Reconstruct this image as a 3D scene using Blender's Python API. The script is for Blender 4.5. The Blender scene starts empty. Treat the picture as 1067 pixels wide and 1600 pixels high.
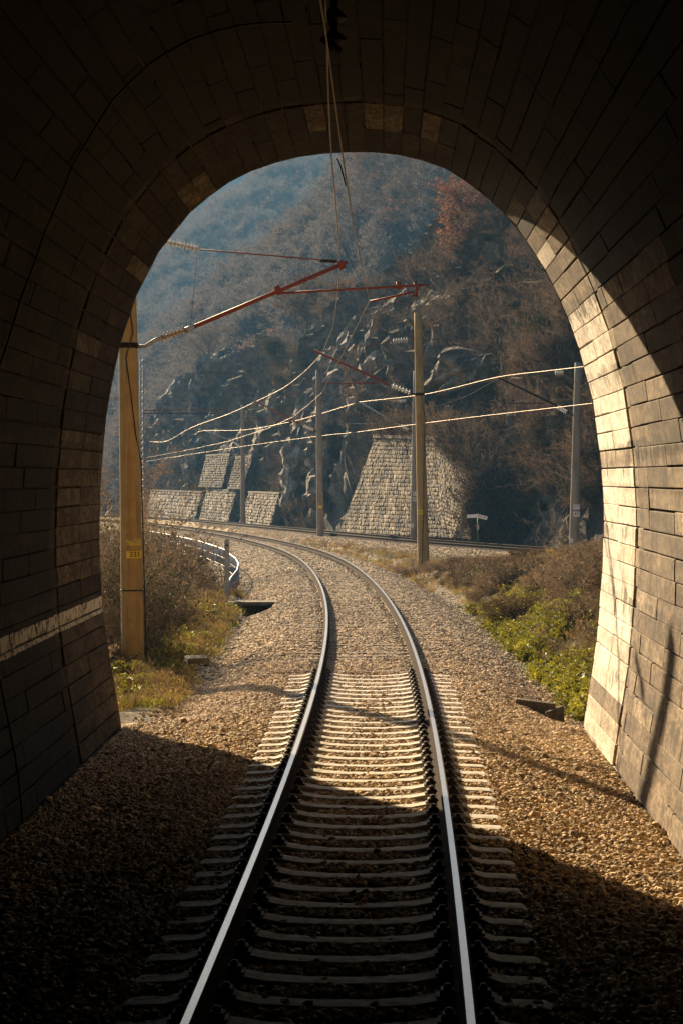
import bpy, math, random
import numpy as np
from mathutils import Vector, Matrix

random.seed(7); rng = np.random.default_rng(7)
SC = bpy.context.scene; C = SC.collection
R = math.radians
# ------------------------------------------------------------------ camera, world, sun, exposure
F = 3500.0; CX = 533.5; CY = 800.0; CAMZ = 2.88; PITCH = math.atan(55 / F)
cam = bpy.data.cameras.new("camera"); co = bpy.data.objects.new("camera", cam); C.objects.link(co)
cam.sensor_fit = 'VERTICAL'; cam.sensor_height = 36; cam.lens = 36 * F / 1600
cam.clip_start = 0.1; cam.clip_end = 6000
co.location = (0, 0, CAMZ); co.rotation_euler = (R(90) - PITCH, 0, 0)
SC.camera = co
AZ = R(22.8); EL = R(21.8)                       # sun ahead and to the left
SUNV = Vector((-math.sin(AZ) * math.cos(EL), math.cos(AZ) * math.cos(EL), math.sin(EL)))
W = bpy.data.worlds.new("World"); SC.world = W; W.use_nodes = True
wn = W.node_tree; bg = wn.nodes['Background']
sky = wn.nodes.new('ShaderNodeTexSky'); sky.sky_type = 'NISHITA'; sky.sun_disc = False
sky.sun_elevation = EL; sky.sun_rotation = -AZ; sky.dust_density = 1.5
wn.links.new(sky.outputs[0], bg.inputs[0]); bg.inputs[1].default_value = 0.05
sl = bpy.data.lights.new("sun", 'SUN'); sl.energy = 5.0; sl.angle = R(0.5); sl.color = (1.0, 0.75, 0.46)
so = bpy.data.objects.new("sun", sl); C.objects.link(so); so.location = (-40, 80, 60)
so.rotation_euler = SUNV.to_track_quat('Z', 'Y').to_euler()
SC.view_settings.view_transform = 'Standard'; SC.view_settings.look = 'None'
SC.view_settings.exposure = 1.65; SC.view_settings.gamma = 1
SC.cycles.max_bounces = 8; SC.cycles.diffuse_bounces = 1; SC.cycles.glossy_bounces = 3
SC.cycles.volume_bounces = 0; SC.cycles.transparent_max_bounces = 8
SC.cycles.use_denoising = True

cp, sp = math.cos(PITCH), math.sin(PITCH)
def P(px, py, Y):
    """point at depth Y that a place in the photograph belongs to"""
    x, u = px - CX, CY - py
    dy = F * cp + u * sp; dz = -F * sp + u * cp
    t = Y / dy
    return Vector((x * t, Y, CAMZ + dz * t))

# ------------------------------------------------------------------ noise
def _hash(ix, iy, iz, seed):
    n = (ix * 374761393 + iy * 668265263 + iz * 2147483647 + seed * 1274126177) & 0xffffffff
    n = ((n ^ (n >> 13)) * 1274126177) & 0xffffffff
    n = (n ^ (n >> 16)) & 0xffffffff
    return n / 4294967295.0
def vnoise(x, y, z=0.0, seed=0):
    x, y, z = np.broadcast_arrays(np.asarray(x, float), np.asarray(y, float), np.asarray(z, float))
    ix, iy, iz = np.floor(x).astype(np.int64), np.floor(y).astype(np.int64), np.floor(z).astype(np.int64)
    fx, fy, fz = x - ix, y - iy, z - iz
    fx, fy, fz = [f * f * (3 - 2 * f) for f in (fx, fy, fz)]
    r = 0
    for a in (0, 1):
        for b in (0, 1):
            for c in (0, 1):
                r = r + _hash(ix + a, iy + b, iz + c, seed) * (fx if a else 1 - fx) * (fy if b else 1 - fy) * (fz if c else 1 - fz)
    return r
def fbm(x, y, z=0.0, oct=4, seed=0):
    r = 0; a = .5; s = 1.0
    for k in range(oct):
        r = r + a * (vnoise(x * s, y * s, z * s, seed + k) - .5); a *= .5; s *= 2.03
    return r
def sstep(a, b, x):
    t = np.clip((x - a) / (b - a), 0, 1); return t * t * (3 - 2 * t)

# ------------------------------------------------------------------ tracks (plan and height)
_p1 = np.array([(6, -.28), (12, -.06), (18.2, .125), (22.15, .23), (35.4, .42), (48, .44), (58, .27), (65, .03), (70, -.2), (80, -.83), (87, -1.32),
                (91, -1.62), (105.7, -2.95), (108, -3.25), (125, -5.4), (134, -6.75), (150.6, -9.2), (165.6, -11.8), (182, -14.8), (194.6, -17.3)])
_f1 = np.polynomial.Polynomial.fit(_p1[:, 0], _p1[:, 1], 6)
_p2 = np.array([(80, 10.0), (87, 8.39), (107.5, 3.64), (132, -1.75), (160, -6.9), (192, -12.9), (218, -18.5)])
_f2 = np.polynomial.Polynomial.fit(_p2[:, 0], _p2[:, 1], 3)
def _ext(f, Y, a, b, k):
    Y = np.asarray(Y, float); d = f.deriv()
    y = f(np.clip(Y, a, b))
    y = y + np.where(Y > b, d(b) * (Y - b) - k * (np.maximum(Y - b, 0)) ** 2, 0)
    return y + np.where(Y < a, d(a) * (Y - a), 0)
def c1(Y): return _ext(_f1, Y, 10, 192, .0007)
def c2(Y): return _ext(_f2, Y, 82, 216, .0006)
def z1(Y): Y = np.asarray(Y, float); t = np.maximum(Y - 68, 0); return -.0098 * np.where(t < 24, t * t / 48, t - 12)
def z2(Y): return np.interp(Y, [0, 87, 107.5, 132, 192, 218, 400], [.5, .07, -.11, -.27, -.77, -1.07, -3.1])

# ------------------------------------------------------------------ terrain height
def ground_z(X, Y):
    X = np.asarray(X, float); Y = np.asarray(Y, float)
    a, b = c1(Y), c2(Y); u, v = X - a, X - b; za, zb = z1(Y), z2(Y)
    bed1 = np.interp(np.abs(u), [0, 1.45, 1.8, 2.3, 2.9], [-.225, -.225, -.27, -.42, -.60]) + za
    bed1 = np.where((Y > 35) & (np.abs(u) < 1.6), bed1 + .02, bed1)
    # left side: a grass shoulder, then the bank falls to the valley
    sh = np.interp(-u, [2.6, 3.2, 4.6, 6, 9, 16, 40, 90, 140, 400], [-.52, -.46, -.5, -1.2, -3.0, -7, -12, -12, -8, 30]) + za
    dp = np.interp(-u, [2.6, 3.12, 3.25, 6, 16, 40, 90, 140, 400], [-.6, -.72, -2.3, -3.0, -7, -12, -12, -8, 30]) + za
    w = sstep(62, 80, Y)
    left = sh * (1 - w) + dp * w
    left = left + .45 * np.exp(-((X + 4.0) / 1.0) ** 2 - ((Y - 52) / 5.0) ** 2)
    
    # right side: ditch and overgrown mound between the lines
    cap = np.interp(Y, [25, 40, 60, 70, 78, 92, 110, 400], [1.9, 1.5, .78, .1, -.35, -.42, -.42, -3.3])
    cap = np.where(Y > 92, zb * .5 + za * .5 - .42, cap)
    m = -.62 + za + .45 * np.maximum(u - 2.9, 0)
    k = .12; cap2 = np.minimum(m, cap) 
    right = cap2
    bed2 = np.interp(np.abs(v), [0, 1.6, 2.4, 3.4], [-.22, -.22, -.4, -.6]) + zb
    w2 = sstep(-4.2, -2.4, v) * sstep(60, 84, Y)
    right = right * (1 - w2) + np.where(v > 0, np.maximum(bed2, zb - .5), np.maximum(bed2, right - .2)) * w2
    g = np.where(u < 0, left, right)
    s = sstep(2.2, 3.0, np.abs(u))
    g = np.where(np.abs(u) < 3.0, bed1 * (1 - s) + g * s, g)
    # roughness away from the ballast
    g = g - .36 * np.exp(-((X + 2.35) / .62) ** 6) * sstep(53.5, 58, Y) * (1 - sstep(59.2, 59.6, Y))
    rough = sstep(2.4, 4.0, np.abs(u)) * (1 - np.exp(-(v / 3.2) ** 4) * sstep(60, 84, Y))
    g = g + rough * (fbm(X * .9, Y * .6, 0, 4, 11) * .45) + fbm(X * 3, Y * 3, 0, 3, 5) * .05
    # inside the tunnel: ballast runs to the walls
    ins = np.interp(np.abs(X - .14 - (Y - 29.5) * .02), [0, 1.4, 2.2, 3.1, 4], [-.225, -.225, -.34, -.45, -.5]) + fbm(X * 3, Y * 3, 0, 3, 5) * .05
    t = sstep(29.0, 31.5, Y)
    g = ins * (1 - t) + g * t
    return g

def hill_z(X, Y):
    """rocky valley side behind the second track"""
    q = X - c2(Y) - 5.2
    foot = z2(Y) - .9
    n = fbm(Y * .045, q * .05, 3.1, 3, 21)
    n2 = fbm(Y * .16, q * .12, 1.1, 4, 22)
    A = foot + np.interp(q, [0, 1, 2.6, 5, 8, 13, 40, 120], [0, 2.4, 8.0, 14.0, 19.5, 26.0, 44, 82]) * (1 + .6 * n * sstep(0, 8, q)) + n2 * 3.0 * sstep(0, 5, q)
    t = (X - 7.6) * -.282 + (Y - 170) * .959
    s = (X - 7.6) * .959 + (Y - 170) * .282
    E = np.interp(t, [-90, -45, -14, 0, 12.7, 21.4, 30, 45, 65, 80, 92, 104, 125], [100, 54, 26, 19.2, 16.8, 15.4, 13.8, 15.2, 15.4, 14.2, 13.2, 8.5, 2]) + fbm(t * .22, s * .05, 0, 4, 31) * 4.0
    B = E - np.maximum(s, 0) * .9
    H = np.where(s > -3, np.minimum(A, B), A)
    return H
def mid_z(X, Y):
    """wooded slope behind the rock spur"""
    t = Y
    crest = np.interp(Y, [225, 250, 270, 300, 330, 400, 480], [0, 34, 41, 40, 30, 22, 14])
    cx = np.interp(Y, [225, 250, 270, 300, 330, 400, 480], [22, 17, 12, 2.5, -11, -30, -60])
    d = X - cx
    H = np.where(d < 0, crest + d * 1.1, crest + d * .35 )
    return H + fbm(X * .03, Y * .03, 0, 4, 41) * 12
def far_z(X, Y):
    """great wooded hill across the bend"""
    sky_x = [-400, -160, -75, -42, -32, -22, -20, -10, 12, 60, 300]
    sky_z = [8, 22, 48, 60, 69, 75, 80, 83, 92, 118, 190]
    H = np.interp(X, sky_x, sky_z) + fbm(X * .06, Y * .02, 0, 4, 51) * 4
    prof = np.interp(Y, [330, 400, 480, 600, 640, 800], [-.05, .18, .5, 1.0, 1.0, .6])
    return H * prof + fbm(X * .02, Y * .02, 0, 4, 52) * 14 * sstep(340, 420, Y)* (1 - sstep(560, 600, Y))

# ------------------------------------------------------------------ mesh helpers
def link(name, me, mats=None, parent=None):
    o = bpy.data.objects.new(name, me); C.objects.link(o)
    if mats is not None:
        for m in (mats if isinstance(mats, (list, tuple)) else [mats]): me.materials.append(m)
    if parent: o.parent = parent
    return o
def np_mesh(name, V, Fc, smooth=False, mi=None, tint=None):
    """V (n,3), Fc (m,k) with constant k"""
    V = np.asarray(V, np.float32); Fc = np.asarray(Fc, np.int32)
    me = bpy.data.meshes.new(name); k = Fc.shape[1]
    me.vertices.add(len(V)); me.vertices.foreach_set('co', V.ravel())
    me.loops.add(Fc.size); me.loops.foreach_set('vertex_index', Fc.ravel())
    me.polygons.add(len(Fc)); me.polygons.foreach_set('loop_start', np.arange(0, Fc.size, k, dtype=np.int32))
    me.polygons.foreach_set('use_smooth', np.full(len(Fc), smooth))
    if mi is not None: me.polygons.foreach_set('material_index', np.asarray(mi, np.int32))
    if tint is not None:
        at = me.attributes.new('tint', 'FLOAT', 'FACE'); at.data.foreach_set('value', np.asarray(tint, np.float32))
    me.update(calc_edges=True); me.validate()
    return me
class MB:
    def __init__(s): s.v = []; s.f = []; s.m = []; s.t = []; s.sm = []
    def add(s, vs, fs, mi=0, tint=.5, smooth=False):
        b = len(s.v); s.v += [tuple(p) for p in vs]
        for f in fs: s.f.append([i + b for i in f]); s.m.append(mi); s.t.append(tint); s.sm.append(smooth)
    def box(s, c, d, M=None, mi=0, tint=.5, bev=0.0):
        x, y, z = [k / 2 for k in d]; c = Vector(c)
        if bev:
            vs = []; b = bev
            for sz in (-1, 1):
                for (ax, ay, bx, by) in ((x - b, y, 0, 0),):
                    pass
            pts = [(x - b, y), (-x + b, y), (-x, y - b), (-x, -y + b), (-x + b, -y), (x - b, -y), (x, -y + b), (x, y - b)]
            for zz, k in ((-z, 1), (z - b, 1), (z, (1 - b / max(x, b * 2)))):
                for (px, py) in pts: vs.append(Vector((px * k, py * (k if k == 1 else 1 - b / max(y, b * 2)), zz)))
            fs = [list(range(7, -1, -1)), list(range(16, 24))]
            for l in (0, 8): fs += [[l + i, l + (i + 1) % 8, l + 8 + (i + 1) % 8, l + 8 + i] for i in range(8)]
        else:
            vs = [Vector((i * x, j * y, k * z)) for k in (-1, 1) for (i, j) in ((-1, -1), (1, -1), (1, 1), (-1, 1))]
            fs = [(3, 2, 1, 0), (4, 5, 6, 7), (0, 1, 5, 4), (1, 2, 6, 5), (2, 3, 7, 6), (3, 0, 4, 7)]
        if M is not None: vs = [M @ p for p in vs]
        s.add([c + p for p in vs], fs, mi, tint)
    def tube(s, pts, r, n=8, mi=0, tint=.5, cap=True, smooth=True):
        pts = [Vector(p) for p in pts]; rr = r if isinstance(r, (list, tuple)) else [r] * len(pts)
        vs = []; up = Vector((0, 0, 1)); 
        d0 = (pts[-1] - pts[0]).normalized()
        if abs(d0.z) > .9: up = Vector((1, 0, 0))
        for i, p in enumerate(pts):
            t = (pts[min(i + 1, len(pts) - 1)] - pts[max(i - 1, 0)]).normalized()
            a = t.cross(up).normalized(); b = a.cross(t)
            for k in range(n):
                an = 2 * math.pi * k / n; vs.append(p + (a * math.cos(an) + b * math.sin(an)) * rr[i])
        fs = [[i * n + k, i * n + (k + 1) % n, (i + 1) * n + (k + 1) % n, (i + 1) * n + k] for i in range(len(pts) - 1) for k in range(n)]
        s.add(vs, fs, mi, tint, smooth)
        if cap:
            b = len(s.v) - len(vs)
            s.f.append([b + k for k in range(n)][::-1]); s.m.append(mi); s.t.append(tint); s.sm.append(False)
            s.f.append([b + (len(pts) - 1) * n + k for k in range(n)]); s.m.append(mi); s.t.append(tint); s.sm.append(False)
    def mesh(s, name):
        me = bpy.data.meshes.new(name); me.from_pydata(s.v, [], s.f)
        me.polygons.foreach_set('material_index', s.m); me.polygons.foreach_set('use_smooth', s.sm)
        at = me.attributes.new('tint', 'FLOAT', 'FACE'); at.data.foreach_set('value', s.t)
        me.update(); return me
    def build(s, name, mats, parent=None): return link(name, s.mesh(name), mats, parent)
def tag(o, label=None, cat=None, group=None, kind=None):
    if label: o['label'] = label
    if cat: o['category'] = cat
    if group: o['group'] = group
    if kind: o['kind'] = kind
    return o
def thing(name, loc, label, cat, group=None, rz=0):
    o = bpy.data.objects.new(name, None); C.objects.link(o); o.location = loc; o.rotation_euler = (0, 0, rz)
    return tag(o, label, cat, group)
def local(root, o):
    """parent o (built in world space) under root, keeping it in place"""
    o.parent = root
    o.matrix_parent_inverse = Matrix.Translation(-Vector(root.location))
    return o
def copy_tree(o, parent=None):
    c = o.copy(); C.objects.link(c); c.parent = parent
    for ch in [x for x in KIDS.get(o.name, [])]: 
        d = ch.copy(); C.objects.link(d); d.parent = c
    return c
KIDS = {}
def grid_mesh(name, xs, ys, zf, mats, kind='structure', smooth=True, disp=None):
    X, Y = np.meshgrid(xs, ys) if not callable(xs) else xs(ys)
    Z = zf(X, Y)
    V = np.stack([X, Y, Z], -1).reshape(-1, 3)
    if disp is not None: V = disp(V)
    h, w = X.shape; i = np.arange(h * w).reshape(h, w)
    Fc = np.stack([i[:-1, :-1], i[:-1, 1:], i[1:, 1:], i[1:, :-1]], -1).reshape(-1, 4)
    o = link(name, np_mesh(name, V, Fc, smooth), mats); o['kind'] = kind
    return o

# ------------------------------------------------------------------ materials
def newmat(name):
    m = bpy.data.materials.new(name); m.use_nodes = True; nt = m.node_tree
    return m, nt, nt.nodes['Principled BSDF']
def nd(nt, t, **k):
    n = nt.nodes.new(t)
    for a, b in k.items():
        if a.startswith('i_'): n.inputs[int(a[2:])].default_value = b
        else: setattr(n, a, b)
    return n
def coords(nt, scale=(1, 1, 1), kind='Object'):
    tc = nd(nt, 'ShaderNodeTexCoord'); mp = nd(nt, 'ShaderNodeMapping'); mp.inputs['Scale'].default_value = scale
    nt.links.new(tc.outputs[kind], mp.inputs[0]); return mp.outputs[0]
def noise(nt, vec, scale, detail=5, rough=.6):
    n = nd(nt, 'ShaderNodeTexNoise'); n.inputs['Scale'].default_value = scale; n.inputs['Detail'].default_value = detail
    n.inputs['Roughness'].default_value = rough; nt.links.new(vec, n.inputs['Vector']); return n.outputs['Fac']
def ramp(nt, fac, stops):
    r = nd(nt, 'ShaderNodeValToRGB'); e = r.color_ramp.elements
    while len(e) < len(stops): e.new(.5)
    for k, (p, c) in zip(e, stops): k.position = p; k.color = (*c, 1) if not isinstance(c, (int, float)) else (c, c, c, 1)
    nt.links.new(fac, r.inputs[0]); return r.outputs[0]
def mix(nt, fac, a, b, mode='MIX'):
    m = nd(nt, 'ShaderNodeMix', data_type='RGBA', blend_type=mode)
    for s, v in ((0, fac), (6, a), (7, b)):
        if isinstance(v, bpy.types.NodeSocket): nt.links.new(v, m.inputs[s])
        else: m.inputs[s].default_value = v if isinstance(v, (int, float)) else (*v, 1)
    return m.outputs[2]
def mth(nt, op, a, b=0.0, c=None, clamp=False):
    m = nd(nt, 'ShaderNodeMath', operation=op, use_clamp=clamp)
    for s, v in ((0, a), (1, b), (2, c)):
        if v is None: continue
        if isinstance(v, bpy.types.NodeSocket): nt.links.new(v, m.inputs[s])
        else: m.inputs[s].default_value = v
    return m.outputs[0]
def bump(nt, bs, h, strength=.5, dist=.02, prev=None):
    b = nd(nt, 'ShaderNodeBump'); b.inputs['Strength'].default_value = strength; b.inputs['Distance'].default_value = dist
    nt.links.new(h, b.inputs['Height'])
    if prev is not None: nt.links.new(prev, b.inputs['Normal'])
    nt.links.new(b.outputs[0], bs.inputs['Normal']); return b.outputs[0]
def attr(nt, name, out=2):
    return nd(nt, 'ShaderNodeAttribute', attribute_name=name).outputs[out]
def nmat(name, cols, scale=4, rough=.85, bstr=.4, bscale=None, bdist=.02, metal=0, stretch=(1, 1, 1), tint=0.0, spec=.3, kind='Object', trans=0):
    """noise-coloured surface; cols = [(pos, colour) ...]; tint = how much the face's own lightness counts"""
    m, nt, bs = newmat(name); v = coords(nt, stretch, kind)
    c = ramp(nt, noise(nt, v, scale), cols)
    if tint:
        t = attr(nt, 'tint'); k = mth(nt, 'MULTIPLY_ADD', t, 2 * tint, 1 - tint)
        vm = nd(nt, 'ShaderNodeVectorMath', operation='SCALE'); nt.links.new(c, vm.inputs[0]); nt.links.new(k, vm.inputs['Scale']); c = vm.outputs[0]
    nt.links.new(c, bs.inputs['Base Color'])
    bs.inputs['Roughness'].default_value = rough; bs.inputs['Metallic'].default_value = metal
    bs.inputs['Specular IOR Level'].default_value = spec
    if bstr: bump(nt, bs, noise(nt, v, bscale or scale * 6, 6, .65), bstr, bdist)
    if trans:
        tr = nd(nt, 'ShaderNodeBsdfTranslucent'); nt.links.new(c, tr.inputs[0]); ms = nd(nt, 'ShaderNodeMixShader'); ms.inputs[0].default_value = trans
        nt.links.new(bs.outputs[0], ms.inputs[1]); nt.links.new(tr.outputs[0], ms.inputs[2])
        nt.links.new(ms.outputs[0], nt.nodes['Material Output'].inputs[0])
    return m

def block_mat(name, light=1.0, paint=False):
    m, nt, bs = newmat(name); v = coords(nt)
    t = attr(nt, 'tint')
    v2 = coords(nt, (1, .28, 1)); n1 = noise(nt, v2, 1.6, 8, .75); n2 = noise(nt, v2, 5, 9, .8)
    sx = coords(nt, (5, 2.2, .9)); streak = noise(nt, sx, 1.0, 7, .7)
    base = ramp(nt, t, [(0, (.009, .007, .005)), (.13, (.03, .022, .014)), (.38, (.19, .14, .09)), (.6, (.33, .26, .18)), (.8, (.62, .53, .39)), (1, (.95, .87, .73))])  # darkest stops carry the shade painted in through the block tint
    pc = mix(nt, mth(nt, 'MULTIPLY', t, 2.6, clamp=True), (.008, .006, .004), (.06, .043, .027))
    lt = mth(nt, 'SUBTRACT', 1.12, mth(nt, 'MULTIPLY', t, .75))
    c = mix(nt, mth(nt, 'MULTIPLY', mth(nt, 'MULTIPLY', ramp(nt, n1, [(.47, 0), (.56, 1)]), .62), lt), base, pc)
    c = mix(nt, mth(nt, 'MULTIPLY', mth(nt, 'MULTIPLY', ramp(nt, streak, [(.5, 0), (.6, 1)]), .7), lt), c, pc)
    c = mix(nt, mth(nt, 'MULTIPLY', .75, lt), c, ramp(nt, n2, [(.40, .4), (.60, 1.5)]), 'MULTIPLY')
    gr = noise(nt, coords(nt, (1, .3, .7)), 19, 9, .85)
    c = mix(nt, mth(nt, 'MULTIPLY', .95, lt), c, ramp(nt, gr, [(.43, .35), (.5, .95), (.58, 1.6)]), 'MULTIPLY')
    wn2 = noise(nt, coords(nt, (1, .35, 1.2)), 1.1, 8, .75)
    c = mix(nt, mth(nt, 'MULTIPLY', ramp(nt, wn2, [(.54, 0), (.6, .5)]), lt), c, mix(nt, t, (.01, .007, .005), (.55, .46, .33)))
    sep = nd(nt, 'ShaderNodeSeparateXYZ'); tc = nd(nt, 'ShaderNodeTexCoord'); nt.links.new(tc.outputs['Object'], sep.inputs[0])
    z, x = sep.outputs[2], sep.outputs[0]
    # drips below the leaking joints
    wob = mth(nt, 'MULTIPLY', mth(nt, 'SUBTRACT', noise(nt, coords(nt, (1, .4, .3)), 2.2, 5, .7), .5), .5); pat = ramp(nt, noise(nt, coords(nt, (1, .5, .6)), 1.3, 4), [(.44, .15), (.54, 1)])
    for z0, hh, amt in ((3.26, .8, 1.0), (5.05, .55, .95), (1.45, .4, .8), (2.25, .45, .75), (4.15, .5, .7), (.55, .5, .8)):
        dd = mth(nt, 'ADD', mth(nt, 'SUBTRACT', z0, z), wob)                       # 0 at the joint, grows downwards
        a = mth(nt, 'GREATER_THAN', dd, -.03)
        fall = mth(nt, 'SUBTRACT', 1, mth(nt, 'DIVIDE', dd, hh), clamp=True)
        dr = ramp(nt, noise(nt, coords(nt, (5, 2.4, .8)), 1.9, 9, .75), [(.40, .2), (.60, 1)])
        k = mth(nt, 'MULTIPLY', a, mth(nt, 'GREATER_THAN', mth(nt, 'MULTIPLY', fall, dr), .44))
        c = mix(nt, mth(nt, 'MULTIPLY', mth(nt, 'MULTIPLY', k, pat), .9 * amt), c, (.035, .028, .02))
    if paint:                                              # painted pale line on the left wall
        zz = mth(nt, 'ADD', z, mth(nt, 'MULTIPLY', mth(nt, 'SUBTRACT', noise(nt, v, 4, 4), .5), .05))
        yy = mth(nt, 'MULTIPLY', mth(nt, 'SUBTRACT', sep.outputs[1], 29.5), -.0)
        k = mth(nt, 'MULTIPLY', mth(nt, 'MULTIPLY', mth(nt, 'GREATER_THAN', zz, 1.10), mth(nt, 'LESS_THAN', zz, 1.31)), mth(nt, 'LESS_THAN', x, 0))
        k = mth(nt, 'MULTIPLY', k, ramp(nt, noise(nt, v, 9, 6), [(.40, .1), (.5, 1)]))
        c = mix(nt, k, c, (.50, .46, .38))
    nt.links.new(c, bs.inputs['Base Color']); bs.inputs['Roughness'].default_value = .9
    bs.inputs['Specular IOR Level'].default_value = .2
    p = bump(nt, bs, noise(nt, v, 3, 6), .5, .03); p = bump(nt, bs, noise(nt, v, 45, 5, .7), .6, .008, p); bump(nt, bs, streak, .5, .012, p)
    return m

M_block = block_mat('tunnel blocks', paint=True)
M_mortar = nmat('dark mortar', [(.4, (.02, .015, .01)), (.62, (.09, .07, .045))], 2.5)
M_concrete_pole = None
def pole_mat():
    m, nt, bs = newmat('stained concrete pole'); v = coords(nt); tc = nd(nt, 'ShaderNodeTexCoord')
    n = noise(nt, v, 3, 6, .7); st = noise(nt, coords(nt, (5, 5, .35)), 1.6, 6, .7)
    c = ramp(nt, n, [(.3, (.34, .205, .05)), (.7, (.50, .32, .10))])
    c = mix(nt, ramp(nt, st, [(.52, 0), (.66, .85)]), c, (.33, .15, .035))
    c = mix(nt, ramp(nt, noise(nt, coords(nt, (9, 9, .5)), 1.2, 5), [(.56, 0), (.7, .7)]), c, (.16, .13, .09))
    c = mix(nt, .5, c, ramp(nt, noise(nt, v, 40, 5, .8), [(.3, .6), (.7, 1.2)]), 'MULTIPLY')
    nt.links.new(c, bs.inputs['Base Color']); bs.inputs['Roughness'].default_value = .85
    bump(nt, bs, noise(nt, v, 60, 5, .7), .4, .006); return m
M_pole = pole_mat()
M_pole2 = nmat('weathered concrete pole', [(.3, (.20, .16, .11)), (.7, (.36, .30, .22))], 2, stretch=(3, 3, .5))
M_conc = nmat('sleeper concrete', [(.3, (.20, .165, .12)), (.48, (.48, .44, .37)), (.7, (.66, .62, .55))], 9, bstr=.5, bscale=50, bdist=.006, kind='Object')
M_wood = nmat('old timber', [(.3, (.10, .07, .045)), (.7, (.24, .18, .12))], 5, stretch=(1, 9, 1), bscale=30)
M_rust = nmat('rusty steel', [(.3, (.014, .009, .007)), (.7, (.04, .022, .014))], 12, rough=.95, spec=.05, bscale=60, bdist=.003)
M_clip = nmat('greasy iron fastening', [(.3, (.02, .015, .012)), (.7, (.06, .04, .03))], 15, rough=.7)
M_red = nmat('rust red painted tube', [(.3, (.16, .035, .018)), (.55, (.29, .06, .028)), (.75, (.10, .035, .02))], 9, rough=.55, bscale=70, bdist=.003)
M_wire = nmat('aged copper wire', [(.3, (.20, .14, .09)), (.7, (.36, .27, .18))], 5, rough=.5, bstr=0, metal=.6)
M_dark = nmat('black cable', [(.3, (.012, .012, .012)), (.7, (.03, .028, .026))], 5, rough=.6, bstr=0)
M_galv = nmat('galvanised steel', [(.3, (.28, .28, .27)), (.7, (.45, .44, .42))], 9, rough=.45, metal=.5)
M_ins = nmat('glazed insulator porcelain', [(.3, (.34, .22, .09)), (.7, (.55, .42, .22))], 9, rough=.15, bstr=0, spec=.6)
M_insw = nmat('pale glass insulator', [(.3, (.62, .58, .5)), (.7, (.8, .77, .7))], 9, rough=.12, bstr=0, spec=.7)
M_yellow = nmat('yellow plate', [(.3, (.75, .50, .02)), (.7, (.85, .6, .04))], 9, rough=.5, bstr=0)
M_oldyellow = nmat('worn yellow paint', [(.42, (.32, .25, .12)), (.56, (.66, .45, .03))], 16, rough=.7, bstr=0)
M_white = nmat('white plate', [(.3, (.70, .70, .66)), (.7, (.82, .81, .78))], 9, rough=.5, bstr=0)
M_black = nmat('black lettering', [(.3, (.015, .015, .015)), (.7, (.03, .03, .03))], 9, rough=.6, bstr=0)
M_post = nmat('pale weathered post', [(.3, (.34, .27, .20)), (.7, (.52, .44, .34))], 4, stretch=(4, 4, .6))
M_rail_fence = nmat('grey blue painted railing', [(.3, (.12, .15, .20)), (.7, (.22, .26, .32))], 6, rough=.4, spec=.6)
M_green = nmat('green painted post', [(.3, (.02, .06, .03)), (.7, (.04, .1, .05))], 6, rough=.6)
M_stone = nmat('wall stone', [(.34, (.045, .034, .021)), (.5, (.155, .12, .076)), (.64, (.35, .28, .19))], .7, bstr=.8, bscale=9, bdist=.06, tint=.7)
M_cope = nmat('coping stone', [(.3, (.10, .09, .06)), (.7, (.25, .21, .15))], 1.5, bstr=.6, bscale=12, bdist=.05)
M_ballast = nmat('ballast stones', [(.25, (.33, .225, .115)), (.5, (.57, .415, .235)), (.75, (.78, .61, .38))], 9, rough=.8, bstr=.5, bscale=70, bdist=.006, tint=.6)
M_culv = nmat('mossy culvert concrete', [(.3, (.06, .05, .03)), (.7, (.17, .14, .09))], 5, bstr=.6, bscale=30)
def headmat():
    m, nt, bs = newmat('polished rail head'); v = coords(nt)
    c = ramp(nt, noise(nt, v, 30, 4), [(.3, (.30, .29, .28)), (.7, (.46, .45, .43))])
    nt.links.new(c, bs.inputs['Base Color']); bs.inputs['Metallic'].default_value = 1.0; bs.inputs['Roughness'].default_value = .33
    return m
M_head = headmat()

def ground_mat():
    m, nt, bs = newmat('ballast, soil and grass'); v = coords(nt)
    a = attr(nt, 'zone', 0)                                 # r ballast, g grass
    sp_ = nd(nt, 'ShaderNodeSeparateColor'); nt.links.new(a, sp_.inputs[0])
    vo = nd(nt, 'ShaderNodeTexVoronoi'); vo.inputs['Scale'].default_value = 15; nt.links.new(v, vo.inputs['Vector'])
    vb = nd(nt, 'ShaderNodeSeparateColor'); nt.links.new(vo.outputs['Color'], vb.inputs[0])
    bal = ramp(nt, vb.outputs[0], [(.1, (.15, .10, .05)), (.5, (.42, .30, .165)), (.9, (.66, .50, .30))])
    soil = ramp(nt, noise(nt, v, 1.6, 8, .7), [(.3, (.045, .032, .018)), (.5, (.10, .075, .04)), (.7, (.17, .125, .06))])
    grs = ramp(nt, noise(nt, v, .8, 8, .75), [(.3, (.05, .055, .018)), (.5, (.09, .10, .025)), (.68, (.20, .155, .06))])
    edge = mth(nt, 'ADD', sp_.outputs[0], mth(nt, 'MULTIPLY', mth(nt, 'SUBTRACT', noise(nt, v, 2.2, 6, .7), .5), .9))
    k = ramp(nt, edge, [(.42, 0), (.56, 1)])
    c = mix(nt, k, mix(nt, sp_.outputs[1], soil, grs), bal)
    nt.links.new(c, bs.inputs['Base Color']); bs.inputs['Roughness'].default_value = .9; bs.inputs['Specular IOR Level'].default_value = .2
    p = bump(nt, bs, vo.outputs['Distance'], .9, .035)
    bump(nt, bs, noise(nt, v, 12, 6, .7), .6, .05, p); return m
M_ground = ground_mat()
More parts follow.
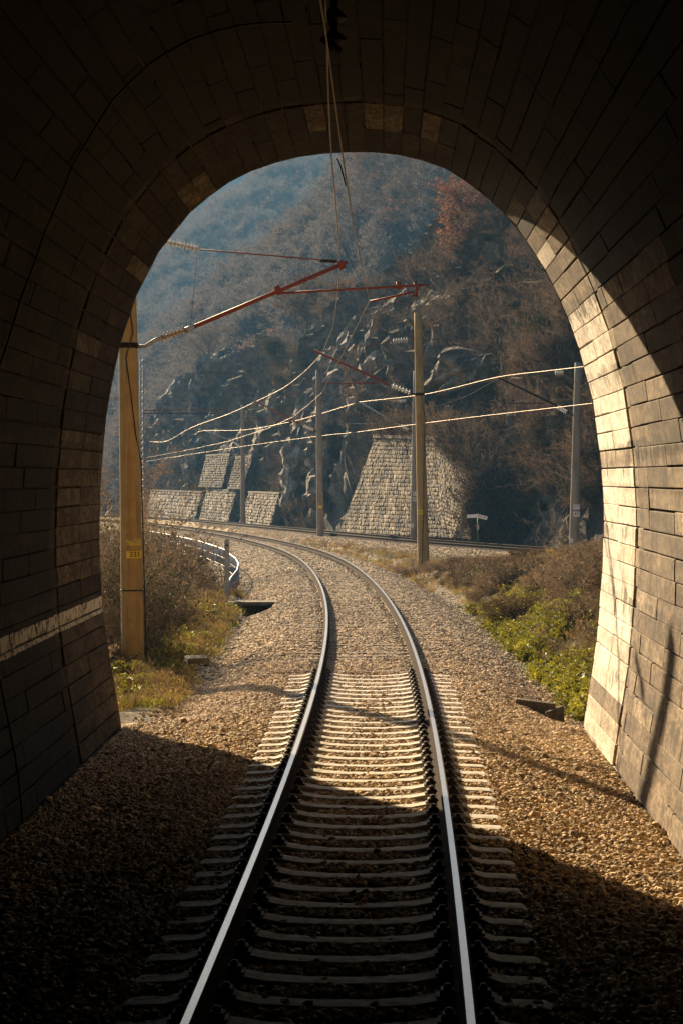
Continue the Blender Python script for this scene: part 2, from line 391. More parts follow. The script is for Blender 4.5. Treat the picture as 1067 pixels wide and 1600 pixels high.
def rock_mat():
    m, nt, bs = newmat('rock face with dry scrub'); v = coords(nt)
    g = nd(nt, 'ShaderNodeNewGeometry'); s = nd(nt, 'ShaderNodeSeparateXYZ'); nt.links.new(g.outputs['Normal'], s.inputs[0])
    st = coords(nt, (.5, .12, .55)); n = noise(nt, st, 1.0, 9, .7)
    rock = ramp(nt, n, [(.3, (.04, .034, .028)), (.45, (.10, .085, .068)), (.58, (.24, .20, .155)), (.72, (.48, .41, .31))])
    scr = ramp(nt, noise(nt, v, .45, 9, .75), [(.3, (.035, .028, .014)), (.5, (.085, .062, .032)), (.6, (.075, .075, .025)), (.72, (.22, .155, .085))])
    k = mth(nt, 'ADD', s.outputs[2], mth(nt, 'MULTIPLY', mth(nt, 'SUBTRACT', noise(nt, v, .25, 8, .7), .5), 1.5))
    c = mix(nt, ramp(nt, k, [(.5, 0), (.75, 1)]), rock, scr)
    c = mix(nt, .9, c, ramp(nt, noise(nt, v, 2.2, 10, .8), [(.36, .35), (.5, .9), (.64, 1.6)]), 'MULTIPLY')
    nt.links.new(c, bs.inputs['Base Color']); bs.inputs['Roughness'].default_value = .9; bs.inputs['Specular IOR Level'].default_value = .2
    p = bump(nt, bs, noise(nt, st, 2.5, 9, .75), 1.0, .5); bump(nt, bs, noise(nt, v, 5, 8, .75), .8, .12, p); return m
M_rock = rock_mat()
M_rock2 = nmat('bare cleft rock', [(.38, (.05, .042, .034)), (.48, (.13, .11, .085)), (.55, (.22, .185, .14)), (.64, (.38, .32, .245))], .9, bstr=1.0, bscale=2.2, bdist=.35, stretch=(1, .4, 1))
M_forest = nmat('leaf littered forest floor', [(.3, (.05, .04, .03)), (.6, (.11, .08, .055)), (.75, (.16, .11, .07))], .15, bscale=.7, bdist=.8)
M_bark = nmat('grey brown bark', [(.3, (.05, .04, .03)), (.7, (.12, .095, .07))], 6)
M_twig = nmat('bare twigs', [(.3, (.075, .056, .042)), (.7, (.17, .125, .09))], 1.5, bstr=0, kind='Object', trans=.4, spec=0)
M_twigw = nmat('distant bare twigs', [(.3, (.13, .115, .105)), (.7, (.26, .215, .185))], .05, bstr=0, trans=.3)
M_twigl = nmat('pale dry twigs', [(.3, (.12, .085, .055)), (.7, (.30, .22, .15))], 3, bstr=0, trans=.25, spec=.05)
M_rusty = nmat('withered russet leaves', [(.3, (.13, .055, .03)), (.7, (.28, .125, .065))], 1.5, bstr=0, trans=.4)
M_leaf = nmat('green leaves', [(.3, (.05, .06, .01)), (.5, (.19, .185, .018)), (.68, (.42, .37, .04))], 2.5, rough=.5, bstr=0, trans=.5)
M_darkleaf = nmat('dark evergreen ivy leaves', [(.3, (.02, .03, .01)), (.7, (.06, .075, .02))], 3, rough=.6, spec=.2, bstr=0, trans=.25)
M_ivy = nmat('dull evergreen leaves', [(.3, (.018, .026, .01)), (.7, (.05, .06, .02))], .5, rough=.9, bstr=0, trans=.25, spec=0)
M_dryg = nmat('dry straw grass', [(.3, (.13, .095, .03)), (.52, (.32, .22, .07)), (.7, (.56, .39, .14))], 1.5, bstr=0, trans=.5)
M_brownleaf = nmat('dark rotting leaves', [(.3, (.035, .022, .012)), (.7, (.12, .075, .04))], 3, rough=.9, bstr=0, trans=.3, spec=0)
M_dryleaf = nmat('dry brown leaves', [(.3, (.10, .065, .035)), (.7, (.30, .21, .12))], 3, rough=.75, spec=.12, bstr=0, trans=.35)

# ------------------------------------------------------------------ ground sheet
def axis(segs):
    out = []
    for a, b, s in segs: out += list(np.arange(a, b, s))
    return np.array(out + [segs[-1][1]])
gx = axis([(-1300, -200, 100), (-200, -60, 14), (-60, -20, 3), (-20, -8, .8), (-8, 9, .14), (9, 20, .5), (20, 60, 4), (60, 200, 20), (200, 1300, 100)])
gy = axis([(-1300, -60, 124), (-60, 6, 3), (6, 62, .16), (62, 100, .35), (100, 240, .9), (240, 420, 6), (420, 1300, 80)])
g = grid_mesh('ground', gx, gy, ground_z, M_ground)
_v = np.empty(len(g.data.vertices) * 3, np.float32); g.data.vertices.foreach_get('co', _v); _v = _v.reshape(-1, 3)
def zone(X, Y):
    u = X - c1(Y); v = X - c2(Y)
    b = 1 - sstep(2.35, 3.0, np.abs(u)); b = np.maximum(b, (1 - sstep(1.9, 3.0, np.abs(v))) * sstep(60, 80, Y)); b = np.where((Y < 30.2) & (np.abs(X) < 4.5), 1, b)
    b = np.maximum(b, sstep(100, 118, Y) * (v < 0) * (u > 0) * .75)
    gr = np.exp(-((X - 4.3) / 1.6) ** 4 - ((Y - 43) / 13) ** 4) + np.exp(-((X + 3.6) / 1.1) ** 4 - ((Y - 42) / 9) ** 4)
    return b, np.clip(gr, 0, 1)
zb_, zg_ = zone(_v[:, 0], _v[:, 1])
at = g.data.attributes.new('zone', 'FLOAT_COLOR', 'POINT')
at.data.foreach_set('color', np.stack([zb_, zg_, 0 * zb_, 0 * zb_ + 1], -1).astype(np.float32).ravel())

# ------------------------------------------------------------------ hillsides
def cliff_grid(ys):
    q = axis([(0, 22, .25), (22, 46, 1.2), (46, 130, 6)])
    Q, Y = np.meshgrid(q, ys); return Q + c2(Y) + 5.2, Y
def cliff_disp(V):
    X, Y, Z = V.T
    w = Z + .55 * Y
    w = w + fbm(Y * .08, Z * .1, 0, 3, 66) * 5
    def saw(t):                                             # stepped strata: long dip face, short broken scarp
        f = t - np.floor(t); return np.where(f < .5, f / .5, (1 - f) / .5)
    a = saw(w * .12 + vnoise(Y * .05, Z * .1, 0, 61) * .8)
    d = saw(w * .95 + vnoise(Y * .3, Z * .4, 0, 67) * 1.2)
    b = saw(w * .36 + vnoise(Y * .12, Z * .2, 0, 62) * .9)
    c = fbm(w * .9, Y * .5, X * .4, 4, 63)
    q = X - c2(Y) - 5.2
    s = (.3 + .7 * sstep(.3, 4, q)) * (1 - sstep(16, 30, q) * .8)
    push = (a * 3.0 + b * 1.7 + d * .7 + c * 2.2 - 2.4) * s
    # vertical buttresses and gullies
    bt = (1 - np.abs(2 * vnoise(Y * .085 + Z * .02, Z * .03, 0, 64) - 1)) ** 2 * 2.0 * sstep(0, 3, q) * (1 - sstep(10, 20, q))
    X2 = X - (push + bt - 1.0) * .85
    return np.stack([X2, Y, Z + (push) * .25], -1)
hill = grid_mesh('rocky_hillside', cliff_grid, axis([(50, 80, 1.5), (80, 275, .4), (275, 330, 3)]), hill_z, M_rock, disp=cliff_disp)
hill.data.polygons.foreach_set('use_smooth', np.zeros(len(hill.data.polygons), bool))
grid_mesh('wooded_slope', axis([(-90, 60, 2.5), (60, 200, 14)]), axis([(226, 480, 3)]), lambda X, Y: mid_z(X, Y), M_forest)
grid_mesh('far_hill', axis([(-400, -120, 14), (-120, 120, 4), (120, 400, 20)]), axis([(320, 660, 5), (660, 800, 20)]), far_z, M_forest)
grid_mesh('distant_mountain', axis([(-900, 900, 25)]), axis([(820, 1250, 25)]),
          lambda X, Y: np.interp(Y, [820, 960, 1250], [0, 1, .7]) * (150 + fbm(X * .006, Y * .006, 0, 4, 71) * 60) , M_forest)

def hit0(px, py, fz, Y0, Y1, step=.5):
    Ys = np.arange(Y0, Y1, step); p = P(px, py, 100.0); k = Ys / 100.0; X = p.x * k; Z = CAMZ + (p.z - CAMZ) * k
    below = np.where(Z < fz(X, Ys))[0]
    return Vector((X[below[0]], Ys[below[0]], Z[below[0]])) if len(below) else None
OUT = [([(696, 368), (665, 388), (640, 410), (618, 432), (600, 448)], 2.6, 'jagged rock crest highest on the spur, right of the steady arm'),
       ([(602, 446), (575, 465), (548, 490), (530, 505)], 2.0, 'sloping rock slab on the crest under the horizontal red tube'),
       ([(532, 503), (508, 533), (488, 556), (476, 572)], 2.0, 'pale-edged slab where the crest dips beside the carrier wire'),
       ([(487, 558), (462, 600), (440, 650), (418, 705), (404, 755)], 1.9, 'long rock rib falling from the pale crest tip to the farther track'),
       ([(522, 560), (506, 620), (488, 680), (470, 740), (458, 800)], 1.8, 'steep rock rib just left of the mast between the tracks'),
       ([(566, 520), (548, 590), (530, 660), (515, 720), (503, 790)], 1.9, 'steep rock rib just right of the mast between the tracks'),
       ([(376, 566), (350, 582), (330, 612), (320, 650), (312, 700)], 2.2, 'blocky outcrop crowned by the small fan-shaped tree'),
       ([(302, 610), (284, 628), (274, 660), (266, 705)], 2.3, 'leftmost rounded outcrop at the end of the ridge'),
       ([(412, 648), (396, 680), (386, 725), (378, 765)], 1.5, 'pale-edged rib above the distant mast'),
       ([(350, 640), (326, 686), (310, 735), (300, 770)], 1.5, 'thin rib standing left of the upper terrace wall'),
       ([(604, 560), (592, 610), (575, 650), (560, 690)], 1.8, 'dark rib touching the upper left corner of the large retaining wall'),
       ([(652, 470), (622, 505), (594, 545), (575, 585)], 1.9, 'broken rock band left of the leaning mast top'),
       ([(785, 572), (750, 582), (715, 596)], 1.6, 'dark overhanging ledge right of the leaning mast'),
       ([(740, 470), (705, 490), (672, 505)], 1.6, 'sunlit ledge behind the top of the leaning mast')]
for i_, (pts_, rr_, lb_) in enumerate(OUT):
    hp = [hit0(px_, py_, hill_z, 84, 300) or None for px_, py_ in pts_]
    ok = [h_ for h_ in hp if h_ is not None]
    if len(ok) < 2: continue
    med = sorted(h_.y for h_ in ok)[len(ok) // 2]
    line = [h_ if h_ is not None and abs(h_.y - med) < 22 else P(px_, py_, med) for h_, (px_, py_) in zip(hp, pts_)]
    rs_ = random.Random(500 + i_); den = []
    for a_, b_ in zip(line[:-1], line[1:]):
        L_ = (b_ - a_).length; n_ = max(2, int(L_ / .38))
        den += [a_.lerp(b_, k_ / n_) for k_ in range(n_)]
    den.append(line[-1]); vs = []; n_ = 22; rr_ *= .95
    base_r = [rs_.uniform(.7, 1.2) for _ in range(n_)]; base_r = [.4 * base_r[k_] + .6 * base_r[(k_ // 4) * 4] for k_ in range(n_)]
    for j_, p_ in enumerate(den):
        t_ = j_ / (len(den) - 1); r_ = rr_ * (.45 + .75 * math.sin(math.pi * min(max(t_, .08), .92))) 
        ax = (den[min(j_ + 1, len(den) - 1)] - den[max(j_ - 1, 0)]).normalized(); e1 = ax.cross(Vector((0, 1, 0))).normalized(); e2 = e1.cross(ax)
        for k_ in range(n_):
            an = 2 * math.pi * k_ / n_ + .25 * rs_.random(); rr2 = r_ * base_r[k_] * rs_.uniform(.93, 1.07)
            c_ = p_ + e1 * math.cos(an) * r_ + e2 * math.sin(an) * r_; w_ = c_.z + .55 * c_.y
            sw = (w_ * .45 + float(vnoise(c_.x * .5, c_.y * .5, c_.z * .5, 70))) % 1.0; rr2 *= .62 + .5 * (sw if sw < .8 else (1 - sw) * 4) + 1.1 * float(fbm(c_.x * .6, c_.y * .6, c_.z * .6, 4, 72))
            vs.append(p_ + Vector((-.45, -.55, .1)) * rr_ * .55 + e1 * math.cos(an) * rr2 * .8 + e2 * math.sin(an) * rr2 * 1.3)
    mb = MB(); m_ = len(den)
    mb.add(vs, [[j_ * n_ + k_, j_ * n_ + (k_ + 1) % n_, (j_ + 1) * n_ + (k_ + 1) % n_] for j_ in range(m_ - 1) for k_ in range(n_)] + [[j_ * n_ + k_, (j_ + 1) * n_ + (k_ + 1) % n_, (j_ + 1) * n_ + k_] for j_ in range(m_ - 1) for k_ in range(n_)])
    mb.f.append(list(range(n_))); mb.m.append(0); mb.t.append(.5); mb.sm.append(False); mb.f.append(list(range((m_ - 1) * n_, m_ * n_))[::-1]); mb.m.append(0); mb.t.append(.5); mb.sm.append(False)
    tag(mb.build('rock_outcrop', M_rock2), lb_, 'rock', 'rock outcrops of the spur')
# ------------------------------------------------------------------ tunnel
_pp = [(196, 1190), (190, 1135), (180, 1075), (168, 1010), (160, 945), (155, 850), (157, 750), (167, 640), (187, 540), (213, 462), (250, 390), (300, 328), (350, 288),
       (400, 263), (455, 246), (515, 238), (575, 236), (640, 243), (700, 264), (750, 298), (800, 345), (848, 415), (880, 480), (905, 548), (925, 625), (938, 715),
       (943, 800), (940, 900), (932, 1000), (919, 1080), (910, 1140), (903, 1190)]
TX = .14
prof = [P(x, y, 29.5) for x, y in _pp]; prof = np.array([(p.x - TX, p.z) for p in prof])
seg = np.r_[0, np.cumsum(np.hypot(*np.diff(prof, axis=0).T))]; LEN = seg[-1]
def pr(s, off=0.0):
    s = np.clip(s, 0, LEN)
    x, z = np.interp(s, seg, prof[:, 0]), np.interp(s, seg, prof[:, 1])
    e = .18
    tx = np.interp(s + e, seg, prof[:, 0]) - np.interp(s - e, seg, prof[:, 0]); tz = np.interp(s + e, seg, prof[:, 1]) - np.interp(s - e, seg, prof[:, 1])
    l = math.hypot(tx, tz); nx, nz = -tz / l, tx / l           # pointing outwards (left wall -> -x)
    return x + nx * off, z + nz * off
def tp(s, Y, off=0.0):
    x, z = pr(s, off); return (x + TX + (Y - 29.5) * .02, Y, z)
tunnel = thing('railway_tunnel', (TX, 29.5, -.5), 'dark stone-block railway tunnel with horseshoe portal framing the view', 'tunnel')
def shell(name, Y0, Y1, off, mat, ny=2, n=70):
    mb = MB(); vs = []
    for j in range(ny + 1):
        Y = Y0 + (Y1 - Y0) * j / ny
        vs += [tp(LEN * i / n, Y, off) for i in range(n + 1)]
    mb.add(vs, [[j * (n + 1) + i, j * (n + 1) + i + 1, (j + 1) * (n + 1) + i + 1, (j + 1) * (n + 1) + i] for j in range(ny) for i in range(n)], smooth=True)
    return local(tunnel, mb.build(name, mat))
shell('mortar_bed', -60, 29.44, .035, M_mortar, 4)
def blocks(name, Y0, Y1, colw, inset, tintf, jig=.012, gap=.007, stag=True, rowh=.228):
    mb = MB(); rows = int(round(LEN / rowh)); rh = LEN / rows
    for r in range(rows):
        s0, s1 = r * rh + gap * .5, (r + 1) * rh - gap * .5
        y = Y0 - (random.random() * colw * .9 if stag else 0)
        while y < Y1 - .05:
            w = colw * (random.uniform(.75, 1.2) if stag else 1)
            a, b = max(y, Y0) + gap * .5, min(y + w, Y1) - gap * .5
            y += w; ed = random.uniform(-.035, .02) if y >= Y1 - .05 and Y1 == 29.5 else 0; b += ed
            if b - a < .08: continue
            o = inset + random.uniform(-jig, jig)
            ns = 2; sk = random.uniform(-.004, .006)
            sm = (s0 + s1) / 2; x, z = pr(sm)
            t = tintf(x, z, (a + b) / 2)
            e0, e1 = s0 + random.uniform(-.006, .01), s1 + random.uniform(-.01, .006)
            bw = random.uniform(.004, .011)
            V = []
            for (sa, ya) in ((e0, a), (e1, a), (e1, b + random.uniform(-.006, .006) * (b < Y1 - .1)), (e0, b)):
                V.append(tp(sa, ya, .05))
            for (sa, ya) in ((e0, a), (e1, a), (e1, b), (e0, b)):
                V.append(tp(sa, ya, o + bw))
            for (sa, ya) in ((e0 + bw, a + bw), (e1 - bw, a + bw), (e1 - bw, b - bw), (e0 + bw, b - bw)):
                V.append(tp(sa, ya, o))
            mb.add(V, [[8, 9, 10, 11]] + [[l + k, l + (k + 1) % 4, l + 4 + (k + 1) % 4, l + 4 + k] for l in (0, 4) for k in range(4)], tint=t)
    return local(tunnel, mb.build(name, M_block))
def t_ring(x, z, y):  # left side and crown darkened: shade put into the block tint
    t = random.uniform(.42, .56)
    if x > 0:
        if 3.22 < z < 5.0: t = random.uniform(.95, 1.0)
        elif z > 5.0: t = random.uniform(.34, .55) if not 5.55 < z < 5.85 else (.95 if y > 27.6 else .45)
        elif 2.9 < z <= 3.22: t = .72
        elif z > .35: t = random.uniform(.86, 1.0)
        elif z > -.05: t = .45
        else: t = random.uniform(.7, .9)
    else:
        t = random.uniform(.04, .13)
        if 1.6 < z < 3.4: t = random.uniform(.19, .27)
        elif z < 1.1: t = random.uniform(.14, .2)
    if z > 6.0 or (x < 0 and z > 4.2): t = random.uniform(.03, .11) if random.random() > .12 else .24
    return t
def t_in(x, z, y):  # left wall, crown and inner length get shade painted into their tint
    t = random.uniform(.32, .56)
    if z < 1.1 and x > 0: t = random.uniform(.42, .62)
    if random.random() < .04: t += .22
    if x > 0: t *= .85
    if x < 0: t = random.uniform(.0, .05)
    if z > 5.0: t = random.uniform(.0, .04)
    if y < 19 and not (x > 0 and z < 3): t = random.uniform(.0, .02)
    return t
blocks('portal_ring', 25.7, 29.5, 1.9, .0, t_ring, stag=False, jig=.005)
blocks('joint_band', 25.2, 25.7, .5, .016, lambda x, z, y: random.uniform(.5, .62) if x > 0 and z < 5.2 else random.uniform(.06, .14), stag=False)  # left and crown tints darkened along with the painted shade beside them
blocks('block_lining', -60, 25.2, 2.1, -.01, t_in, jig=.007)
# head wall round the opening, seen from outside
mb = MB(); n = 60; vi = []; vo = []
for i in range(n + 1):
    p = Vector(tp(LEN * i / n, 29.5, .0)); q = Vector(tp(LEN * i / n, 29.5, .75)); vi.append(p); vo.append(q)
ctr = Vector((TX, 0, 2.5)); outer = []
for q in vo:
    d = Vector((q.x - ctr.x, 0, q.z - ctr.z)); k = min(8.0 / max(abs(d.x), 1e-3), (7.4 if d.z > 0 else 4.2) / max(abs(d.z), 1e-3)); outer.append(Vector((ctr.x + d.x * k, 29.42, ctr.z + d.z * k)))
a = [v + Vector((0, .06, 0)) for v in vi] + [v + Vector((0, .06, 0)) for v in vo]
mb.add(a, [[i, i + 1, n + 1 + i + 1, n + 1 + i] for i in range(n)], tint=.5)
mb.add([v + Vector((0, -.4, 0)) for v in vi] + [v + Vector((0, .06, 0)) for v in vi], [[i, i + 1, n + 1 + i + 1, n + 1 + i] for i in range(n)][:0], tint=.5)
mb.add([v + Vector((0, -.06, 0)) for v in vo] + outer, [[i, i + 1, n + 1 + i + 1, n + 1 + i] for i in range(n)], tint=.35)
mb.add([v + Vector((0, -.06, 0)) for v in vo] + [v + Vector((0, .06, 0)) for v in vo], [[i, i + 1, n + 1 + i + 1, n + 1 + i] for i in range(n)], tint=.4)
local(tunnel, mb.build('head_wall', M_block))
mb = MB(); mb.box((-0.5, -60.2, 3), (10, .3, 10)); local(tunnel, mb.build('light_cap', M_mortar))  # unseen cap wall, added to keep light out behind the camera
# earth over the tunnel
def over(ys):
    th = np.linspace(-.05, math.pi + .05, 33); T, Y = np.meshgrid(th, ys); return T, Y
T_, Y_ = over(np.linspace(-62, 29.3, 16))
rr = 1 + fbm(T_ * 2, Y_ * .1, 0, 3, 91) * .25
V = np.stack([TX - 13 * np.cos(T_) * rr, Y_, -1.5 + 12.8 * np.sin(T_) * rr], -1).reshape(-1, 3)
h, w = T_.shape; i = np.arange(h * w).reshape(h, w)
o = link('tunnel_hill', np_mesh('tunnel_hill', V, np.stack([i[:-1, :-1], i[:-1, 1:], i[1:, 1:], i[1:, :-1]], -1).reshape(-1, 4), True), M_forest); o['kind'] = 'structure'

# cable clipped round the lining on the left
mb = MB(); pts = [Vector(tp(s, 20.9 + .5 * math.sin(s * 1.3), -.05)) for s in np.linspace(.4, LEN * .48, 40)]
mb.tube(pts, .012, 6)
tag(mb.build('wall_cable', M_dark), 'thin black cable looped over the dark left wall of the tunnel', 'cable')

# ------------------------------------------------------------------ rails
RP = [(-.036, -.004), (-.021, .0015), (.024, .0015), (.036, -.004), (.036, -.028), (.009, -.045), (.009, -.118), (.0625, -.136), (.0625, -.149), (-.0625, -.149), (-.0625, -.136), (-.009, -.118), (-.009, -.045), (-.036, -.028)]
def rail(name, cf, zf, off, ys, label, grp):
    mb = MB(); vs = []; n = len(RP)
    for Y in ys:
        e = .5; dx = float(cf(Y + e) - cf(Y - e)) / (2 * e); l = math.hypot(1, dx); nx, ny = 1 / l, -dx / l
        cx, cz = float(cf(Y)), float(zf(Y))
        for (a, b) in RP: vs.append((cx + nx * (off + a), Y + ny * (off + a), cz + b))
    fs = []; mi = []
    for j in range(len(ys) - 1):
        for k in range(n):
            mb.f.append([j * n + k, j * n + (k + 1) % n, (j + 1) * n + (k + 1) % n, (j + 1) * n + k][::-1]); mb.m.append(0 if k == 1 else 1); mb.t.append(.5); mb.sm.append(False)
    mb.v = vs
    return tag(mb.build(name, [M_head, M_rust]), label, 'rail', grp)
ysr = list(np.arange(-8, 60, .6)) + list(np.arange(60, 240, 1.5))
for off, lb in ((-.7525, 'polished steel rail, inner one of the curving near track'), (.7525, 'polished steel rail, outer one of the curving near track')):
    rail('rail', c1, z1, off, ysr, lb, 'rails of the near track')
ys2 = list(np.arange(70, 300, 1.5))
for off, lb in ((-.7525, 'steel rail of the farther track, nearer the camera'), (.7525, 'steel rail of the farther track, beside the stone retaining wall')):
    rail('rail', c2, z2, off, ys2, lb, 'rails of the farther track')

# ------------------------------------------------------------------ sleepers
def sleeper_mesh():
    mb = MB(); xs = [-1.27, -1.23, -1.0, -.88, -.62, -.45, -.2, 0, .2, .45, .62, .88, 1.0, 1.23, 1.27]
    zt = [-.225, -.205, -.195, -.158, -.158, -.19, -.205, -.207, -.205, -.19, -.158, -.158, -.195, -.205, -.225]
    vs = []
    for x, z in zip(xs, zt):
        w = .105 if abs(x) > .3 else .09
        vs += [(x, -w - .03, -.42), (x, -w - .012, z - .012), (x, -w, z), (x, w, z), (x, w + .012, z - .012), (x, w + .03, -.42)]
    fs = [[j * 6 + k, j * 6 + k + 1, (j + 1) * 6 + k + 1, (j + 1) * 6 + k] for j in range(len(xs) - 1) for k in range(5)]
    fs += [[0, 1, 2, 3, 4, 5][::-1], [(len(xs) - 1) * 6 + k for k in range(6)]]
    mb.add(vs, fs); return mb.mesh('concrete_sleeper')
def fast_mesh():
    mb = MB()
    for s in (-1, 1):
        mb.box((s * .105, 0, -.138), (.09, .13, .045), bev=.01); mb.tube([(s * .105, 0, -.14), (s * .105, 0, -.085)], .017, 8)
        mb.box((s * .105, 0, -.105), (.045, .045, .022)); mb.tube([(s * .07, -.05, -.125), (s * .12, -.03, -.10), (s * .12, .03, -.10), (s * .07, .05, -.125)], .009, 6)
    mb.box((0, 0, -.155), (.34, .15, .012)); return mb.mesh('rail_fastening')
def plank_mesh():
    mb = MB(); mb.box((0, 0, -.26), (2.5, .22, .17), bev=.015); return mb.mesh('timber_sleeper')
me_s, me_f, me_p = sleeper_mesh(), fast_mesh(), plank_mesh()
me_s.materials.append(M_conc); me_f.materials.append(M_clip); me_p.materials.append(M_wood)
def put_sleeper(Y, cf, zf, me, name, label, cat, grp, fast, dz=0):
    dx = float(cf(Y + .5) - cf(Y - .5)); a = -math.atan(dx)
    o = bpy.data.objects.new(name, me); C.objects.link(o); o.location = (float(cf(Y)), Y, float(zf(Y)) + dz)
    o.rotation_euler = (random.uniform(-.012, .012), 0, a + random.uniform(-.008, .008)); tag(o, label, cat, grp)
    if fast:
        for s in (-.7525, .7525):
            f = bpy.data.objects.new('rail_fastening', me_f); C.objects.link(f); f.parent = o; f.location = (s, 0, 0)
    return o
Y = 8.3
while Y < 35.3:
    if Y < 18.6: lb, gp = 'wavy concrete sleeper lying in the dark tunnel shadow', 'concrete sleepers in the tunnel shadow'
    else: lb, gp = 'wavy pale concrete sleeper lit by sun just beyond the shadow', 'sunlit concrete sleepers'
    put_sleeper(Y, c1, z1, me_s, 'concrete_sleeper', lb, 'sleeper', gp, True); Y += .6
while Y < 82:
    put_sleeper(Y, c1, z1, me_p, 'timber_sleeper', 'brown timber sleeper half buried in ballast between the curving rails', 'sleeper', 'timber sleepers of the near track', False, dz=random.uniform(-.036, -.008) if Y > 44 else random.uniform(-.026, -.004)); Y += .62
Y = 86.0
while Y < 132:
    put_sleeper(Y, c2, z2, me_p, 'timber_sleeper', 'dark timber sleeper under the farther track by the retaining wall', 'sleeper', 'timber sleepers of the farther track', False, dz=.02); Y += .62

# ------------------------------------------------------------------ ballast stones (nobody could count them)
_t = (1 + 5 ** .5) / 2
ICO_V = np.array([(-1, _t, 0), (1, _t, 0), (-1, -_t, 0), (1, -_t, 0), (0, -1, _t), (0, 1, _t), (0, -1, -_t), (0, 1, -_t), (_t, 0, -1), (_t, 0, 1), (-_t, 0, -1), (-_t, 0, 1)]) / 1.9
ICO_F = np.array([(0, 11, 5), (0, 5, 1), (0, 1, 7), (0, 7, 10), (0, 10, 11), (1, 5, 9), (5, 11, 4), (11, 10, 2), (10, 7, 6), (7, 1, 8), (3, 9, 4), (3, 4, 2), (3, 2, 6), (3, 6, 8), (3, 8, 9), (4, 9, 5), (2, 4, 11), (6, 2, 10), (8, 6, 7), (9, 8, 1)])
def stones(name, X, Y, size, mat, zoff=.3, flat=.7):
    n = len(X); Z = ground_z(X, Y)
    base = ICO_V[None] * (1 + rng.uniform(-.2, .2, (n, 12, 1)))
    base = base * rng.uniform(.65, 1.15, (n, 1, 3)); base[..., 2] *= flat
    a = rng.uniform(0, 6.28, n); b = rng.uniform(-.6, .6, n) * np.where(Y > 37, .45, 1)
    ca, sa, cb, sb = np.cos(a), np.sin(a), np.cos(b), np.sin(b)
    x = base[..., 0] * ca[:, None] - base[..., 1] * sa[:, None]; y = base[..., 0] * sa[:, None] + base[..., 1] * ca[:, None]; z = base[..., 2]
    y, z = y * cb[:, None] - z * sb[:, None], y * sb[:, None] + z * cb[:, None]
    V = np.stack([x * size[:, None] + X[:, None], y * size[:, None] + Y[:, None], z * size[:, None] + (Z + size * zoff)[:, None]], -1).reshape(-1, 3)
    Fc = (ICO_F[None] + 12 * np.arange(n)[:, None, None]).reshape(-1, 3)
    me = np_mesh(name, V, Fc, False, tint=np.repeat(rng.uniform(0, 1, n) ** 1.1 * np.where(np.abs(np.abs(X - c1(Y)) - .75) < .2, .25, 1) * (.62 + .76 * np.clip(fbm(X * .7, Y * .35, 0, 3, 95) + .5, 0, 1)), 20))
    return tag(link(name, me, mat), kind='stuff')
def scatter(n, x0, x1, y0, y1): return rng.uniform(x0, x1, n), rng.uniform(y0, y1, n)
def keep_ballast(X, Y, wide=2.75, sleepers=True):
    u = X - c1(Y); k = (np.abs(np.abs(u) - .7525) > .085)
    if sleepers:
        ph = np.abs((Y - 8.3 + .3) % .6 - .3); on = (ph < .15) & (np.abs(u) < 1.27) & (Y < 35.3)
        k &= ~on | (rng.random(len(X)) < .035)
        ph2 = np.abs((Y - 53.3 + .31) % .62 - .31)
    ins = Y < 29.6
    k &= np.where(ins, np.abs(X - TX - (Y - 29.5) * .02) < 3.0, np.abs(u) < wide + rng.normal(0, .22, len(X)))
    return k
X, Y = scatter(36000, -3.1, 3.4, 9, 18); k = keep_ballast(X, Y); A = (X[k], Y[k], rng.uniform(.022, .042, k.sum()))
X, Y = scatter(118000, -3.3, 3.8, 18, 37); k = keep_ballast(X, Y); B = (X[k], Y[k], rng.uniform(.017, .037, k.sum()))
X, Y = scatter(60000, -3.6, 4.2, 37, 72); k = keep_ballast(X, Y); D = (X[k], Y[k], rng.uniform(.022, .042, k.sum()))
X, Y = scatter(84000, -3.6, 4.2, 72, 180); X = X + c1(Y) * 1.0; k = keep_ballast(X, Y, 3.0, False); D2 = (X[k], Y[k], rng.uniform(.035, .07, k.sum()))
X, Y = scatter(36000, -2.8, 2.8, 84, 150); X = X + c2(Y); k = np.abs(np.abs(X - c2(Y)) - .7525) > .12; D3 = (X[k], Y[k], rng.uniform(.04, .07, k.sum()))
X, Y = scatter(1500, -3.3, 3.8, 14, 60); k = keep_ballast(X, Y) & (np.abs(X - c1(Y)) > 1.5); E = (X[k], Y[k], rng.uniform(.038, .068, k.sum()))
SX, SY, SS = [np.concatenate(t) for t in zip(A, B, D, D2, D3, E)]
pit = (np.abs(SX + 2.35) < .62) & (np.abs(SY - 58.3) < 1.5); SX, SY, SS = SX[~pit], SY[~pit], SS[~pit]
stones('ballast', SX, SY, SS, M_ballast, flat=np.where(SY > 37, .55, .85)[:, None])

